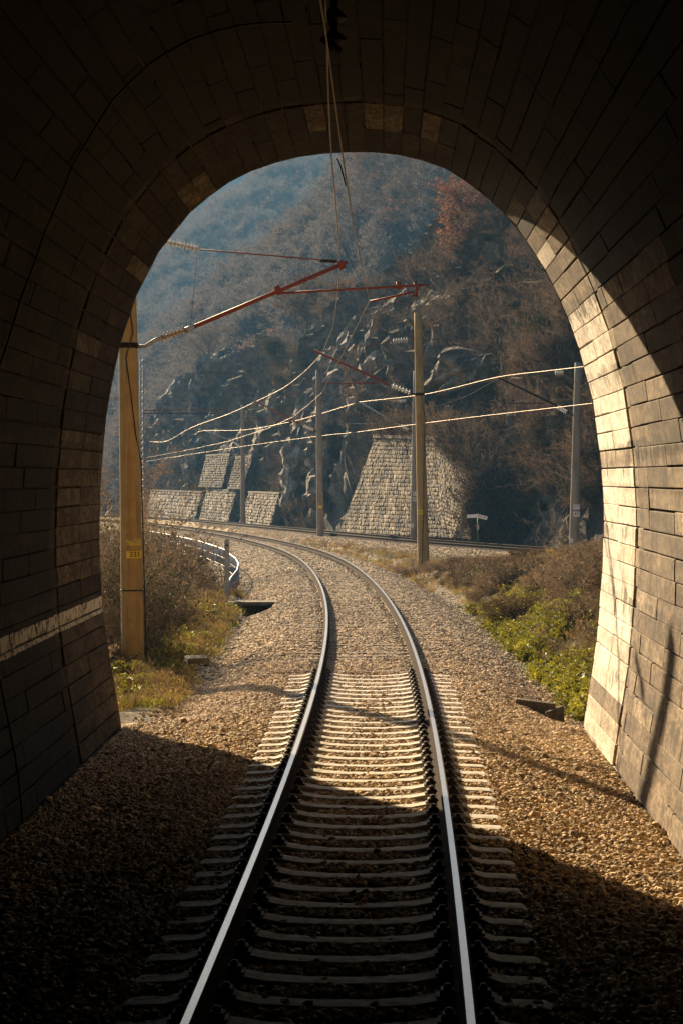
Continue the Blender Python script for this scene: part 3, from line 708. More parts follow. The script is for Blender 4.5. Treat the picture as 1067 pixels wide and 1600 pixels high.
# ------------------------------------------------------------------ lettering from real strokes
def text_mesh(txt, size, ext=.002):
    cu = bpy.data.curves.new('txt', 'FONT'); cu.body = txt; cu.size = size; cu.align_x = 'CENTER'; cu.align_y = 'CENTER'; cu.extrude = ext
    o = bpy.data.objects.new('txt', cu); C.objects.link(o); bpy.context.view_layer.update()
    me = bpy.data.meshes.new_from_object(o.evaluated_get(bpy.context.evaluated_depsgraph_get()))
    bpy.data.objects.remove(o); return me
def plate(root, name, pos, w, h, txt, mat, ang=0, size=None, tilt=0, bend=0):
    """flat plate facing the camera side (-Y) turned by ang about Z"""
    mb = MB(); r = bend
    if r:                                                   # wrapped round a pole of radius r
        n = 8; hw = w / 2 / r; vs = []
        for j, zz in enumerate((-h / 2, h / 2)):
            for i in range(n + 1):
                t = -hw + 2 * hw * i / n; vs.append((math.sin(t) * r, -math.cos(t) * r + r, zz))
        mb.add(vs, [[i, i + 1, n + 1 + i + 1, n + 1 + i] for i in range(n)])
    else: mb.box((0, 0, 0), (w, .012, h))
    o = mb.build(name, mat); M = Matrix.Translation(Vector(pos)) @ Matrix.Rotation(ang, 4, 'Z') @ Matrix.Rotation(tilt, 4, 'Y')
    inv = Matrix.Translation(-Vector(root.location))
    o.parent = root; o.matrix_local = inv @ M
    if txt:
        me = text_mesh(txt, size or h * .8); me.materials.clear(); me.materials.append(M_black)
        R90 = Matrix.Rotation(R(90), 4, 'X'); me.transform(Matrix.Translation((0, -.010, 0)) @ R90)
        if r:
            for vtx in me.vertices:
                t = vtx.co.x / r; yy = vtx.co.y; vtx.co.x = math.sin(t) * (r - yy); vtx.co.y = r - math.cos(t) * (r - yy)
        t_ = bpy.data.objects.new('number', me); C.objects.link(t_); t_.parent = o
    return o

# ------------------------------------------------------------------ catenary masts
def insulator(a, b, mat, n=7, r=.07, parent=None):
    mb = MB(); a, b = Vector(a), Vector(b); d = b - a; L = d.length; prf = [(0, .022)]
    for i in range(n):
        t = (i + .5) / n; h = .42 / n
        prf += [(t - h, .03), (t - h * .2, r), (t + h * .15, r), (t + h * .5, .03)]
    prf += [(1, .022)]
    up = Vector((1, 0, 0)) if abs(d.normalized().z) > .9 else Vector((0, 0, 1)); e1 = d.cross(up).normalized(); e2 = e1.cross(d).normalized(); m = 12; vs = []
    for t, rr in prf:
        for k in range(m): vs.append(a + d * t + (e1 * math.cos(6.2832 * k / m) + e2 * math.sin(6.2832 * k / m)) * rr)
    mb.add(vs, [[j * m + k, j * m + (k + 1) % m, (j + 1) * m + (k + 1) % m, (j + 1) * m + k] for j in range(len(prf) - 1) for k in range(m)], smooth=False)
    return mb.build('insulator', mat)
def pole(root, name, base, top, r0, r1, mat, sides=20):
    mb = MB(); base, top = Vector(base), Vector(top); n = 12
    mb.tube([base.lerp(top, i / n) for i in range(n + 1)], [r0 + (r1 - r0) * i / n for i in range(n + 1)], sides)
    o = mb.build(name, mat); return local(root, o)
def part_tube(root, name, pts, r, mat, n=10):
    mb = MB(); mb.tube(pts, r, n); return local(root, mb.build(name, mat))

# mast beside the portal, left of the track
YB = 38.5; b = P(209, 1050, YB); t = P(196, 235, YB)
m1 = thing('catenary_mast', b, 'rust-streaked round concrete mast with yellow number 233 beside the tunnel mouth', 'mast')
pole(m1, 'pole', b - Vector((0, 0, .3)), t, .203, .14, M_pole, 28)
def on1(y): 
    k = (b.z - P(0, y, YB).z) / (b.z - t.z); return b.lerp(t, k), .203 + (.14 - .203) * k
for (y, nm) in ((540, 'clamp_band'), (922, 'clamp_band'), (366, 'clamp_band')):
    p, r = on1(y); mb = MB(); hh = .045 if y != 922 else .012
    mb.tube([p - Vector((0, 0, hh)), p + Vector((0, 0, hh))], r + .008, 28); local(m1, mb.build(nm, M_rust if y != 922 else M_dark))
p, r = on1(866); plate(m1, 'number_plate', p + Vector((.075, -r * .94 - .006, 0)), .30, .125, '233', M_yellow, ang=.42, size=.125, bend=.2)
p, r = on1(847); plate(m1, 'worn_plate', p + Vector((.075, -r * .94 - .004, 0)), .30, .11, '.', M_oldyellow, ang=.42, size=.10, bend=.2)
cab = []
for y, dx in ((235, .05), (380, .06), (460, .02), (520, .10), (560, -.03), (600, .03), (680, .12), (720, .19), (840, .205), (1000, .225), (1048, .24)):
    p, r = on1(y); dx = max(min(dx, r + .03), -r); yy = -math.sqrt(max((r + .012) ** 2 - dx * dx, 0)); cab.append(p + Vector((dx, yy, 0)))
part_tube(m1, 'earth_cable', cab, .011, M_dark, 6)
cab = [P(222, y, YB + .02) + Vector((.0, 0, 0)) for y in (700, 850, 960)] + [P(238, 1050, YB)]
ins = [(P(226, 537, YB), P(298, 514, YB))]
part_tube(m1, 'bracket', [P(213, 541, YB), P(228, 541, YB), P(243, 531, YB), P(256, 526, YB)], .035, M_galv)
local(m1, insulator(P(250, 529, YB), P(291, 515, YB), M_ins, 7, .075))
part_tube(m1, 'sleeve', [P(288, 517, YB), P(304, 510, YB)], .05, M_galv)
part_tube(m1, 'cantilever_tube', [P(300, 512, YB), P(543, 409, YB)], .037, M_red, 14)
part_tube(m1, 'clamp', [P(531, 408, YB), P(536, 420, YB)], .062, M_red)
part_tube(m1, 'clamp', [P(432, 447, YB), P(438, 460, YB)], .058, M_red)
part_tube(m1, 'registration_tube', [P(440, 458, YB), P(668, 445, YB)], .021, M_red, 10)
part_tube(m1, 'clamp', [P(622, 440, YB), P(624, 452, YB)], .045, M_red)
part_tube(m1, 'drop_bracket', [P(648, 441, YB), P(651, 452, YB), P(649, 463, YB), P(643, 462, YB)], .03, M_red)
part_tube(m1, 'steady_arm', [P(646, 456, YB), P(612, 464, YB), P(578, 471, YB)], .02, M_red, 8)
part_tube(m1, 'tie_rod', [P(525, 408, YB), P(314, 390, YB)], .012, M_red, 8)
local(m1, insulator(P(500, 407, YB), P(527, 408, YB), M_clip, 4, .035))
local(m1, insulator(P(312, 389, YB), P(262, 378, YB), M_insw, 9, .075))
part_tube(m1, 'link_rod', [P(262, 378, YB), P(200, 365, YB)], .014, M_rust, 6)
part_tube(m1, 'drop_wire', [P(309, 391, YB), P(303, 460, YB), P(298, 512, YB)], .004, M_dark, 4)

def mast(px, py, Y, h, r0, r1, lab, top_dx=0, mat=M_pole2, sides=16):
    b = P(px, py, Y); t = b + Vector((top_dx, 0, h))
    m = thing('catenary_mast', b, lab, 'mast', 'concrete masts along the line')
    pole(m, 'pole', b - Vector((0, 0, .5)), t, r0, r1, mat, sides)
    def on(y):
        k = (P(0, y, Y).z - b.z) / h; return b.lerp(t, k), r0 + (r1 - r0) * k
    return m, on
def arm(m, Y, pts_tube, ins_pts, reg=None, steady=None, tie=None, tie_ins=None, mat=M_red, r=.045, imat=M_insw, lift=1):
    part_tube(m, 'cantilever_tube', [P(x, y, Y) for x, y in pts_tube], r, mat, 8)
    local(m, insulator(P(*ins_pts[0], Y), P(*ins_pts[1], Y), imat, 6, .10))
    part_tube(m, 'bracket', [P(*ins_pts[0], Y), P(*ins_pts[2], Y)], .03, M_rust, 6)
    if reg: part_tube(m, 'registration_tube', [P(x, y, Y) for x, y in reg], .022, mat, 6)
    if steady: part_tube(m, 'steady_arm', [P(x, y, Y) for x, y in steady], .02, M_wire, 6)
    if tie: part_tube(m, 'tie_rod', [P(x, y, Y) for x, y in tie], .012, mat, 5)
    if tie_ins: local(m, insulator(P(*tie_ins[0], Y), P(*tie_ins[1], Y), imat, 6, .10))
m2, on2 = mast(662, 887, 80, 9.1, .215, .13, 'leaning concrete mast with brown streaks, standing in scrub in front of the stone wall', -.23, M_pole)
arm(m2, 80, [(607, 600), (490, 547)], [(641, 614), (611, 602), (654, 618)], [(592, 599), (507, 599)], [(547, 602), (513, 618)], [(504, 548), (648, 529)], [(613, 533), (637, 531)])
part_tube(m2, 'drop_bracket', [P(547, 598, 80), P(547, 605, 80)], .04, M_red, 6)
p, r = on2(616); mb = MB(); mb.tube([p - Vector((0, 0, .05)), p + Vector((0, 0, .05))], r + .012, 16); local(m2, mb.build('clamp_band', M_rust))
part_tube(m2, 'earth_cable', [on2(616)[0] + Vector((.05, -.18, 0)), P(661, 640, 79.7), P(664, 652, 79.7), P(662, 700, 79.74), P(661, 800, 79.74), P(659, 884, 79.7)], .014, M_dark, 5)
p, r = on2(800); plate(m2, 'number_plate', p + Vector((-.08, -r - .015, 0)), .19, .17, '231', M_yellow, size=.09)
m3, on3 = mast(501, 847, 124, 9.5, .21, .14, 'plain concrete mast standing between the two curving tracks', -.12)
arm(m3, 124, [(470, 663), (401, 627)], [(490, 672), (474, 665), (498, 676)], [(460, 659), (408, 657)], None, [(401, 628), (497, 606)], [(480, 611), (489, 608)])
p, r = on3(792); plate(m3, 'number_plate', p + Vector((0, -r - .015, 0)), .2, .16, None, M_yellow)
m4, on4 = mast(646, 837, 121, 8.9, .21, .14, 'grey concrete mast with two white plates, partly hidden behind the leaning mast', .12)
arm(m4, 121, [(626, 665), (561, 628)], [(637, 672), (626, 664), (648, 677)], [(612, 660), (528, 663)], [(528, 663), (547, 671)], [(561, 629), (648, 622)], [(624, 627), (634, 626)], M_galv)
for y, s in ((771, '77'), (780, '38')):
    p, r = on4(y); plate(m4, 'kilometre_plate', p + Vector((.04, -r - .02, 0)), .24, .22, s, M_white, size=.2)
p, r = on4(821); plate(m4, 'kilometre_plate', p + Vector((-.1, -r - .02, 0)), .14, .2, None, M_white)
m5, on5 = mast(896, 850, 94, 7.6, .22, .15, 'concrete mast with white plates 77 and 40 beside the tunnel edge', .17)
arm(m5, 94, [(870, 634), (778, 590)], [(885, 644), (869, 635), (898, 650)], [(850, 630), (790, 630)], None, None, None, M_rust)
for y, s in ((792, '77'), (803, '40')):
    p, r = on5(y); plate(m5, 'kilometre_plate', p + Vector((.05, -r - .02, 0)), .26, .21, s, M_white, size=.2)
p, r = on5(845); plate(m5, 'kilometre_plate', p + Vector((-.12, -r - .02, 0)), .13, .18, None, M_white)
local(m5, insulator(P(866, 583, 93), P(880, 582, 93), M_insw, 5, .10))
part_tube(m5, 'stay_wire', [P(878, 583, 93), P(917, 611, 93), P(935, 624, 93)], .018, M_wire, 5)
m6, on6 = mast(380, 812, 180, 9.2, .22, .14, 'hazy distant concrete mast in front of the terraced stone walls', 0)
arm(m6, 180, [(366, 690), (319, 672)], [(374, 697), (363, 689), (379, 700)], None, None, [(319, 672), (379, 668)], [(366, 689), (358, 686)], M_galv)
# slender lattice mast left of the near track
b = P(222, 842, 150); ml = thing('lattice_mast', b, 'slender steel lattice mast just right of the big rusty pole', 'mast')
mb = MB(); hh = 12.0
for sx in (-1, 1):
    for sy in (-1, 1): mb.tube([b + Vector((sx * .16, sy * .16, -1)), b + Vector((sx * .09, sy * .09, hh))], .035, 4)
z = -.6; k = 0
while z < hh - .3:
    w = .16 - .07 * z / hh
    for (s1, s2) in ((-1, 1), (1, -1)):
        mb.tube([b + Vector((-w, s1 * w, z)), b + Vector((w, s1 * w, z + .42))] if s1 < 0 else [b + Vector((w, s1 * w, z)), b + Vector((-w, s1 * w, z + .42))], .032, 4)
    mb.tube([b + Vector((-w, -w, z)), b + Vector((-w, w, z + .42))], .014, 4); mb.tube([b + Vector((w, -w, z)), b + Vector((w, w, z + .42))], .014, 4)
    z += .42
local(ml, mb.build('lattice', M_galv))
part_tube(ml, 'cantilever_tube', [P(223, 641, 150), P(352, 640, 150)], .04, M_red, 6)
part_tube(ml, 'registration_tube', [P(223, 646, 150), P(335, 646, 150)], .03, M_rust, 6)

# ------------------------------------------------------------------ wires
def wire(name, pts, r, label, mat=M_wire, sub=4, cat='wire'):
    if len(pts) > 9: sub = 1
    P3 = [P(*p) if len(p) == 3 else Vector(p[:3]) for p in pts]; out = []
    n = len(P3)
    for i in range(n - 1):
        p0, p1, p2, p3 = P3[max(i - 1, 0)], P3[i], P3[i + 1], P3[min(i + 2, n - 1)]
        for s in range(sub):
            t = s / sub; out.append(.5 * ((2 * p1) + (p2 - p0) * t + (2 * p0 - 5 * p1 + 4 * p2 - p3) * t * t + (3 * p1 - p0 - 3 * p2 + p3) * t ** 3))
    out.append(P3[-1]); mb = MB(); mb.tube(out, r, 6); return tag(mb.build(name, mat), label, cat)
cw = wire('contact_wire', [(-.25, 2, 5.95, 0), (-.136, 14.2, 5.9, 0), (507, 39, 15), (532, 222, 20.2), (543, 292, 23.3), (553, 354, 27), (564.5, 419, 32.4), (577, 470, 38.5),
     (540, 545, 53), (515, 591, 67), (503, 614, 77), (480, 634, 87), (457, 652, 97), (420, 669, 108), (356, 690, 126), (290, 704, 152), (229, 715, 185)], .0075,
     'contact wire from the tunnel roof to the red steady arm and round the bend')
mw = wire('messenger_wire', [P(505, -120, 14.5)[:] + (0,), (509, 30, 16.6), (513, 150, 20), (515.5, 206, 22.5), (518, 245, 24.6), (523, 300, 29), (531, 404, 38.5), (528, 455, 47), (521, 510, 62), (505, 548, 80)], .009,
     'twisted carrier wire hanging from the tunnel roof fitting to the tip of the red bracket')
wire('messenger_wire', [(505, 548, 80), (490, 567, 86), (470, 586, 93), (440, 608, 104), (401, 627, 124)], .012, 'bright sagging carrier wire between the leaning mast and the mast between tracks')
wire('messenger_wire', [(401, 627, 124), (360, 646, 133), (300, 668, 142), (262, 689, 150), (235, 690, 158)], .012, 'bright carrier wire ending beside the lattice mast at the far left')
wire('contact_wire', [(229, 721, 215), (356, 701, 175), (493, 682, 131), (550, 676, 120), (648, 663, 106), (736, 652, 97), (909, 632, 78), (985, 623, 70)], .009, 'lowest bright contact wire, strung over the farther track')
wire('messenger_wire', [(300, 680, 182), (319, 673, 180), (380, 672, 160), (450, 660, 140), (500, 647, 129), (561, 628, 121)], .011, 'carrier wire of the farther track, left of the grey bracket')
wire('messenger_wire', [(561, 628, 121), (650, 618, 108), (700, 608, 101), (778, 589, 94), (850, 580, 85), (909, 573, 78), (960, 565, 70)], .010, 'straight upper carrier wire over the farther track, right of the grey bracket')
wire('feeder_wire', [(655, 638, 80), (690, 632, 84), (730, 618, 89), (778, 591, 94)], .008, 'sagging wire from the leaning mast up to the right-hand carrier wire')
wire('feeder_wire', [(655, 618, 80), (720, 607, 86), (778, 592, 94), (820, 590, 93), (866, 583, 93)], .006, 'short jumper wire reaching the pale insulator near the tunnel edge')
wire('dropper', [(527, 248, 24), (533, 262, 23.8), (540, 290, 23.3)], .008, 'thick knotted dropper between the two wires just outside the crown of the arch', M_dark)
wire('dropper', [(531, 377, 35), (548, 408, 36), (577, 468, 38.4)], .004, 'fine slanting dropper running down to the red steady arm', M_dark)
wire('stay_rod', [(262, 689, 150), (282, 707, 150)], .03, 'short bright slanting rod under the far left carrier wire', M_wire)
for (px, py, Y, wn_) in ((527, 375, 33, 0),): pass
# roof fitting and suspension insulator inside the tunnel
b = P(520, -80, 17.0)
rf = thing('roof_insulator', b, 'black suspension insulator hanging from the crown of the tunnel roof', 'insulator')
local(rf, insulator(P(523, -60, 17), P(521, 80, 17), M_clip, 4, .10))
part_tube(rf, 'hanger_rod', [P(526, -260, 17), P(523, -60, 17)], .02, M_clip, 8)
part_tube(rf, 'wire_clamp', [P(505, 60, 16.9), P(530, 80, 17)], .03, M_clip, 8)

# ------------------------------------------------------------------ masonry walls
def masonry(root, name, c00, c10, c11, c01, nx, ny, mat=M_stone, out=(0, 0, 0), jig=.05, top=None):
    """stones laid in courses on the bilinear patch c00-c10 (bottom) c01-c11 (top); out = outward vector"""
    mb = MB(); c00, c10, c11, c01 = [Vector(c) for c in (c00, c10, c11, c01)]; out = Vector(out).normalized()
    def S(u, v, o=0.0):
        return (c00 * (1 - u) + c10 * u) * (1 - v) + (c01 * (1 - u) + c11 * u) * v + out * o
    mb.add([S(0, 0), S(1, 0), S(1, 1), S(0, 1)], [[0, 1, 2, 3]], tint=.45)
    mb.add([S(0, 0, -.6), S(1, 0, -.6), S(1, 1, -.6), S(0, 1, -.6), S(0, 0), S(1, 0), S(1, 1), S(0, 1)], [[0, 1, 2, 3], [0, 1, 5, 4], [1, 2, 6, 5], [2, 3, 7, 6], [3, 0, 4, 7]], tint=.15)
    for j in range(ny):
        u = -random.random() / nx
        while u < 1:
            w = random.uniform(.65, 1.45) / nx; a, b = max(u, 0), min(u + w, 1); u += w
            if b - a < .3 / nx: continue
            g = .06 / nx; h = .09 / ny; v0, v1 = j / ny + h * random.uniform(.4, 1.4), (j + 1) / ny - h * random.uniform(.3, 1.3); o = random.uniform(.4, 1.6) * jig
            if top and top(( a + b) / 2, v1): continue
            q = [(a + g, v0), (b - g, v0), (b - g, v1), (a + g, v1)]
            q = [(x + random.uniform(-.16, .16) / nx, y + random.uniform(-.16, .16) / ny) for x, y in q]
            cx, cy = sum(x for x, _ in q) / 4, sum(y for _, y in q) / 4
            V = [S(x, y, 0) for x, y in q] + [S(cx + (x - cx) * .82, cy + (y - cy) * .78, o) for x, y in q] + [S(cx, cy, o + jig * random.uniform(-.2, .5))]
            mb.add(V, [[k, (k + 1) % 4, 4 + (k + 1) % 4, 4 + k] for k in range(4)] + [[4 + k, 4 + (k + 1) % 4, 8] for k in range(4)], tint=random.random())
    return local(root, mb.build(name, mat)) if root else mb.build(name, mat)
def along2(Y, off, z): return Vector((float(c2(Y)) + off, Y, z))
# big pale retaining wall: foot along the farther track, leaning back
wl = thing('retaining_wall', along2(128, 4.3, -.5), 'large pale retaining wall of squared stones leaning against the cliff, behind the masts', 'wall', 'stone retaining walls at the cliff foot')
on_ = (-.93, -.25, .25)
f0, f1, f2_ = P(531, 832, 145), P(690, 840, 119.5), P(735, 842, 113.6)
t0, t1, t2 = P(586, 684, 139), P(680, 687, 124), P(737, 752, 115.4)
masonry(wl, 'stone_face', f0, f1, t1, t0, 50, 24, out=on_, jig=.04)
masonry(wl, 'stone_face', f1, f2_, t2, t1, 14, 22, out=on_, jig=.04)
mb = MB()
for a, b_ in ((t0, t1), (t1, t2)):
    d = b_ - a; L = d.length; M = d.to_track_quat('X', 'Z').to_matrix(); mb.box((a + b_) / 2 + Vector((.1, .1, .1)), (L + .15, .5, .2), M)
local(wl, mb.build('coping', M_cope))
M_stoned = nmat('dark overgrown wall stone', [(.35, (.025, .02, .014)), (.52, (.07, .055, .038)), (.66, (.16, .125, .09))], .5, bstr=.8, bscale=7, bdist=.08, tint=.6)
def far_wall(Y0, Y1, off, z0, z1, lab, nx, ny, lean=.8, mat=None):
    a, b_ = along2(Y1, off, z0), along2(Y0, off, z0)
    r = thing('retaining_wall', b_, lab, 'wall', 'stone retaining walls at the cliff foot')
    masonry(r, 'stone_face', a, b_, b_ + Vector((lean, 0, z1 - z0)), a + Vector((lean, 0, z1 - z0)), nx, ny, mat or M_stone, out=on_, jig=.06)
    mb = MB(); t0_, t1_ = a + Vector((lean, 0, z1 - z0)), b_ + Vector((lean, 0, z1 - z0)); d = t1_ - t0_
    mb.box((t0_ + t1_) / 2 + Vector((.15, 0, .08)), (d.length, .5, .14), d.to_track_quat('X', 'Z').to_matrix()); local(r, mb.build('coping', M_cope))
far_wall(176, 192, 4.3, -1.1, 1.5, 'low far stone wall between the distant mast and the cliff', 20, 11)
far_wall(199, 216, 4.3, -1.3, 1.6, 'middle one of the low far stone walls left of the distant mast', 20, 11)
far_wall(219, 250, 4.3, -1.6, 1.3, 'leftmost low stone wall where the tracks vanish behind the pole', 20, 8)
far_wall(194, 203, 4.9, 1.75, 4.6, 'upper terrace wall of dark stones, right one of the pair', 12, 14, mat=M_stoned)
far_wall(206, 220, 4.9, 1.85, 4.9, 'upper terrace wall of dark stones, left one of the pair', 18, 14, mat=M_stoned)

# ------------------------------------------------------------------ railing with its wall, left of the near track
RL = [(61, -3.12, -.12), (65, -3.2, -.06), (69, -3.2, 0), (74, -3.38, 0), (79, -3.72, 0), (83, -4.12, 0), (88.5, -4.62, 0), (93, -5.2, -.02), (99, -6.05, -.04), (107, -7.3, -.08), (118, -9.1, -.17), (128, -10.9, -.25)]
def RLp(Y, dz=0, dx=0): 
    a = np.array(RL); return Vector((float(np.interp(Y, a[:, 0], a[:, 1])) + dx, Y, float(np.interp(Y, a[:, 0], a[:, 2])) + dz))
fr = thing('track_railing', RLp(61, -.7), 'grey-blue steel railing curving along the left edge of the track', 'railing')
ys = np.arange(61, 128.1, 1.0)
for nm, dz, rr_ in (('top_rail', 0, .030), ('middle_rail', -.33, .011), ('bottom_rail', -.64, .014)):
    part_tube(fr, nm, [RLp(y, dz) for y in ys], rr_, M_rail_fence, 8)
mb = MB()
for y in np.arange(61.2, 128, .4): mb.tube([RLp(y, -.64), RLp(y, -.01)], .014, 4)
local(fr, mb.build('baluster_row', M_rail_fence)); fr.children
for y in np.arange(61, 128.5, 5.5):
    mb = MB(); mb.box(RLp(y, -.42), (.07, .07, .88)); local(fr, mb.build('post', M_rail_fence))
sw = thing('parapet_wall', RLp(62, -.8), 'rough stone wall below the curving railing, ivy at its edge', 'wall')
ysw = [62, 70, 78, 85, 92, 100, 112, 128]
for a, b_ in zip(ysw[:-1], ysw[1:]):
    masonry(sw, 'stone_face', RLp(b_, -3.6, -.15), RLp(a, -3.6, -.15), RLp(a, -.74, .02), RLp(b_, -.74, .02), int((b_ - a) * 1.9), 10, out=(-.95, -.3, .1), jig=.05)
# squared post by the railing
b = P(355, 938, 59.5); cp_ = thing('marker_post', b, 'pale square wooden post standing at the near end of the railing', 'post')
mb = MB(); mb.box(b + Vector((0, 0, .75)), (.125, .12, 1.75), bev=.012); local(cp_, mb.build('shaft', M_post))
mb = MB(); mb.tube([P(352, 852, 59.4), P(358, 852, 59.4)], .02, 6); local(cp_, mb.build('bolt', M_rust))

# drain boxes
def culvert(px, py, Y, lab, w=.55, h=.34, d=.9, rz=.5, fallen=True):
    b = P(px, py, Y); r = thing('drain_box', b, lab, 'drain', rz=0); M = Matrix.Rotation(rz, 3, 'Z'); rnd = 0
    mb = MB(); mb.box(b + Vector((0, 0, h - .04)), (w + .12, d, .09), M, bev=.015); local(r, mb.build('cover_slab', M_culv))
    mb = MB(); mb.box(b + M @ Vector((-w / 2, 0, h / 2 - .15)), (.09, d * .92, h + .12), M); mb.box(b + M @ Vector((w / 2, 0, h / 2 - .15)), (.09, d * .92, h + .12), M)
    mb.box(b + M @ Vector((0, d * .42, h / 2 - .15)), (w - .09, .08, h + .1), M); local(r, mb.build('side_walls', M_culv))
    if not fallen: return
    mb = MB(); mb.box(b + M @ Vector((-.2, -d * .48, .07)), (.3, .06, .22), M @ Matrix.Rotation(.5, 3, 'Y')); local(r, mb.build('fallen_slab', M_culv))
b = P(850, 1122, 31.4); dt = thing('drain_trough', b, 'broken concrete drain trough half buried in ballast beside the right portal', 'drain')
M = Matrix.Rotation(-.62, 3, 'Z')
mb = MB(); mb.box(b + Vector((-.13, .1, .02)), (.62, .075, .42), M @ Matrix.Rotation(.05, 3, 'Y'), bev=.012); local(dt, mb.build('back_wall', M_culv))
mb = MB(); mb.box(b + Vector((.14, -.12, -.03)), (.07, .42, .36), M @ Matrix.Rotation(.12, 3, 'X'), bev=.012); local(dt, mb.build('side_wall', M_culv))
mb = MB(); mb.box(b + Vector((-.2, -.16, -.07)), (.30, .10, .24), Matrix.Rotation(.5, 3, 'Z') @ Matrix.Rotation(-.5, 3, 'Y'), bev=.02); local(dt, mb.build('fallen_slab', M_culv))
b = P(308, 1030, 37); mb = MB(); mb.box(b + Vector((0, 0, .0)), (.36, .3, .09), Matrix.Rotation(.3, 3, 'Z') @ Matrix.Rotation(.12, 3, 'X'), bev=.02)
tag(mb.build('broken_slab', M_culv), 'small dark broken slab lying in the grass right of the big rusty pole', 'slab')
culvert(398, 961, 58.9, 'wide dark culvert mouth under a concrete slab by the pale post', 1.25, .36, .8, .08, False)
# track sign with two boards
b = P(746, 846, 99); sg = thing('track_sign', b, 'small green-posted gradient sign with two white boards beside the farther track', 'sign')
mb = MB(); mb.tube([b - Vector((0, 0, .3)), b + Vector((0, 0, 1.12))], .035, 8); local(sg, mb.build('post', M_green))
mb = MB(); mb.box(b + Vector((0, -.04, .62)), (.1, .02, .2)); local(sg, mb.build('small_plate', M_post))
plate(sg, 'left_board', P(737, 806.5, 98.9), .44, .15, None, M_white, tilt=-.04)
plate(sg, 'right_board', P(752, 807.5, 98.85), .5, .16, '12‰-504', M_white, tilt=.27, size=.115)

# ------------------------------------------------------------------ plants
def tri_strip(a, b_, w, rnd):
    d = b_ - a; l = np.linalg.norm(d) + 1e-6; s = np.cross(d / l, rnd); s = s / (np.linalg.norm(s) + 1e-6) * w
    return [a - s, a + s, b_]
def make_tree(seed, H=8.0, spread=.5, ntw=26, leafy=0, lv=4, wtw=.016, leafsize=.07, up=.35, first=.28):
    rs = np.random.default_rng(seed); tb = MB(); tw = []; leaf = []
    def br(p, d, L, r, k):
        n = 4 if k < 2 else 3; pts = [p]; dd = d.copy()
        for i in range(n):
            dd = dd + rs.normal(0, .13 if k else .05, 3) + np.array([0, 0, up * .25]) * (k > 0); dd /= np.linalg.norm(dd)
            pts.append(pts[-1] + dd * L / n)
        rad = [max(r * (1 - .6 * i / n), .008) for i in range(n + 1)]
        tb.tube([Vector(q) for q in pts], rad, (7, 5, 4, 3, 3)[k], cap=False)
        if k >= lv - 2:
            m = ntw if k == lv - 1 else ntw // 2
            for i in range(m):
                t = rs.uniform(.1, 1) * n; j = min(int(t), n - 1); a = pts[j] + (pts[j + 1] - pts[j]) * (t - j)
                v = rs.normal(0, 1, 3) + dd * 1.2 + np.array([0, 0, .5]); v /= np.linalg.norm(v); l = rs.uniform(.25, .8) * H / 8
                e = a + v * l; tw.append(tri_strip(a, e, wtw, rs.normal(0, 1, 3)))
                if leafy:
                    for _ in range(leafy):
                        c = a + v * l * rs.uniform(.2, 1.05) + rs.normal(0, .06, 3); q = rs.normal(0, 1, (3, 3)) * leafsize; leaf.append([c + q[0], c + q[1], c + q[2]])
        if k < lv - 1:
            m = (8, 5, 4, 3)[k]
            for i in range(m):
                t = (first + (1 - first) * (i + rs.uniform(.2, .8)) / m) * n if k == 0 else rs.uniform(.3, 1) * n
                j = min(int(t), n - 1); a = pts[j] + (pts[j + 1] - pts[j]) * (t - j)
                an = i * 2.4 + rs.uniform(-.5, .5); side = np.array([math.cos(an), math.sin(an), 0]); v = dd * (.55 if k else .75) + side * (spread + .5 * (k > 0)) * rs.uniform(.8, 1.3) + rs.normal(0, .2, 3) * (k > 0)
                v /= np.linalg.norm(v); br(a, v, L * rs.uniform(.5, .72) * (1.15 - .35 * (i / m) if k == 0 else 1), rad[j] * .55, k + 1)
    br(np.zeros(3), np.array([rs.normal(0, .05), rs.normal(0, .05), 1.0]), H * .62, H * .017, 0)
    tmesh = tb.mesh('trunk'); tmesh.materials.append(M_bark)
    def tris(L, nm, mat):
        V = np.array(L).reshape(-1, 3); me = np_mesh(nm, V, np.arange(len(V)).reshape(-1, 3)); me.materials.append(mat); return me
    return tmesh, tw, leaf
def tri_mesh(nm, groups):
    V = []; mi = []; mats = []
    for k, (L, mat) in enumerate(groups):
        V.append(np.array(L).reshape(-1, 3)); mi += [k] * len(L); mats.append(mat)
    V = np.concatenate(V); me = np_mesh(nm, V, np.arange(len(V)).reshape(-1, 3), mi=mi)
    for m in mats: me.materials.append(m)
    return me
TREES = []
for i, (H, sprd, ntw, leafy, leafm) in enumerate([(8, .55, 15, 0, None), (9, .4, 15, 0, None), (7, .75, 15, 0, None), (7.5, .5, 10, 2, M_rusty), (9, .35, 14, 0, None)]):
    t, tw, lf = make_tree(100 + i, H, sprd, ntw, leafy, wtw=.012)
    TREES.append((t, tri_mesh('crown', [(tw, M_twig)] + ([(lf, leafm)] if lf else []))))
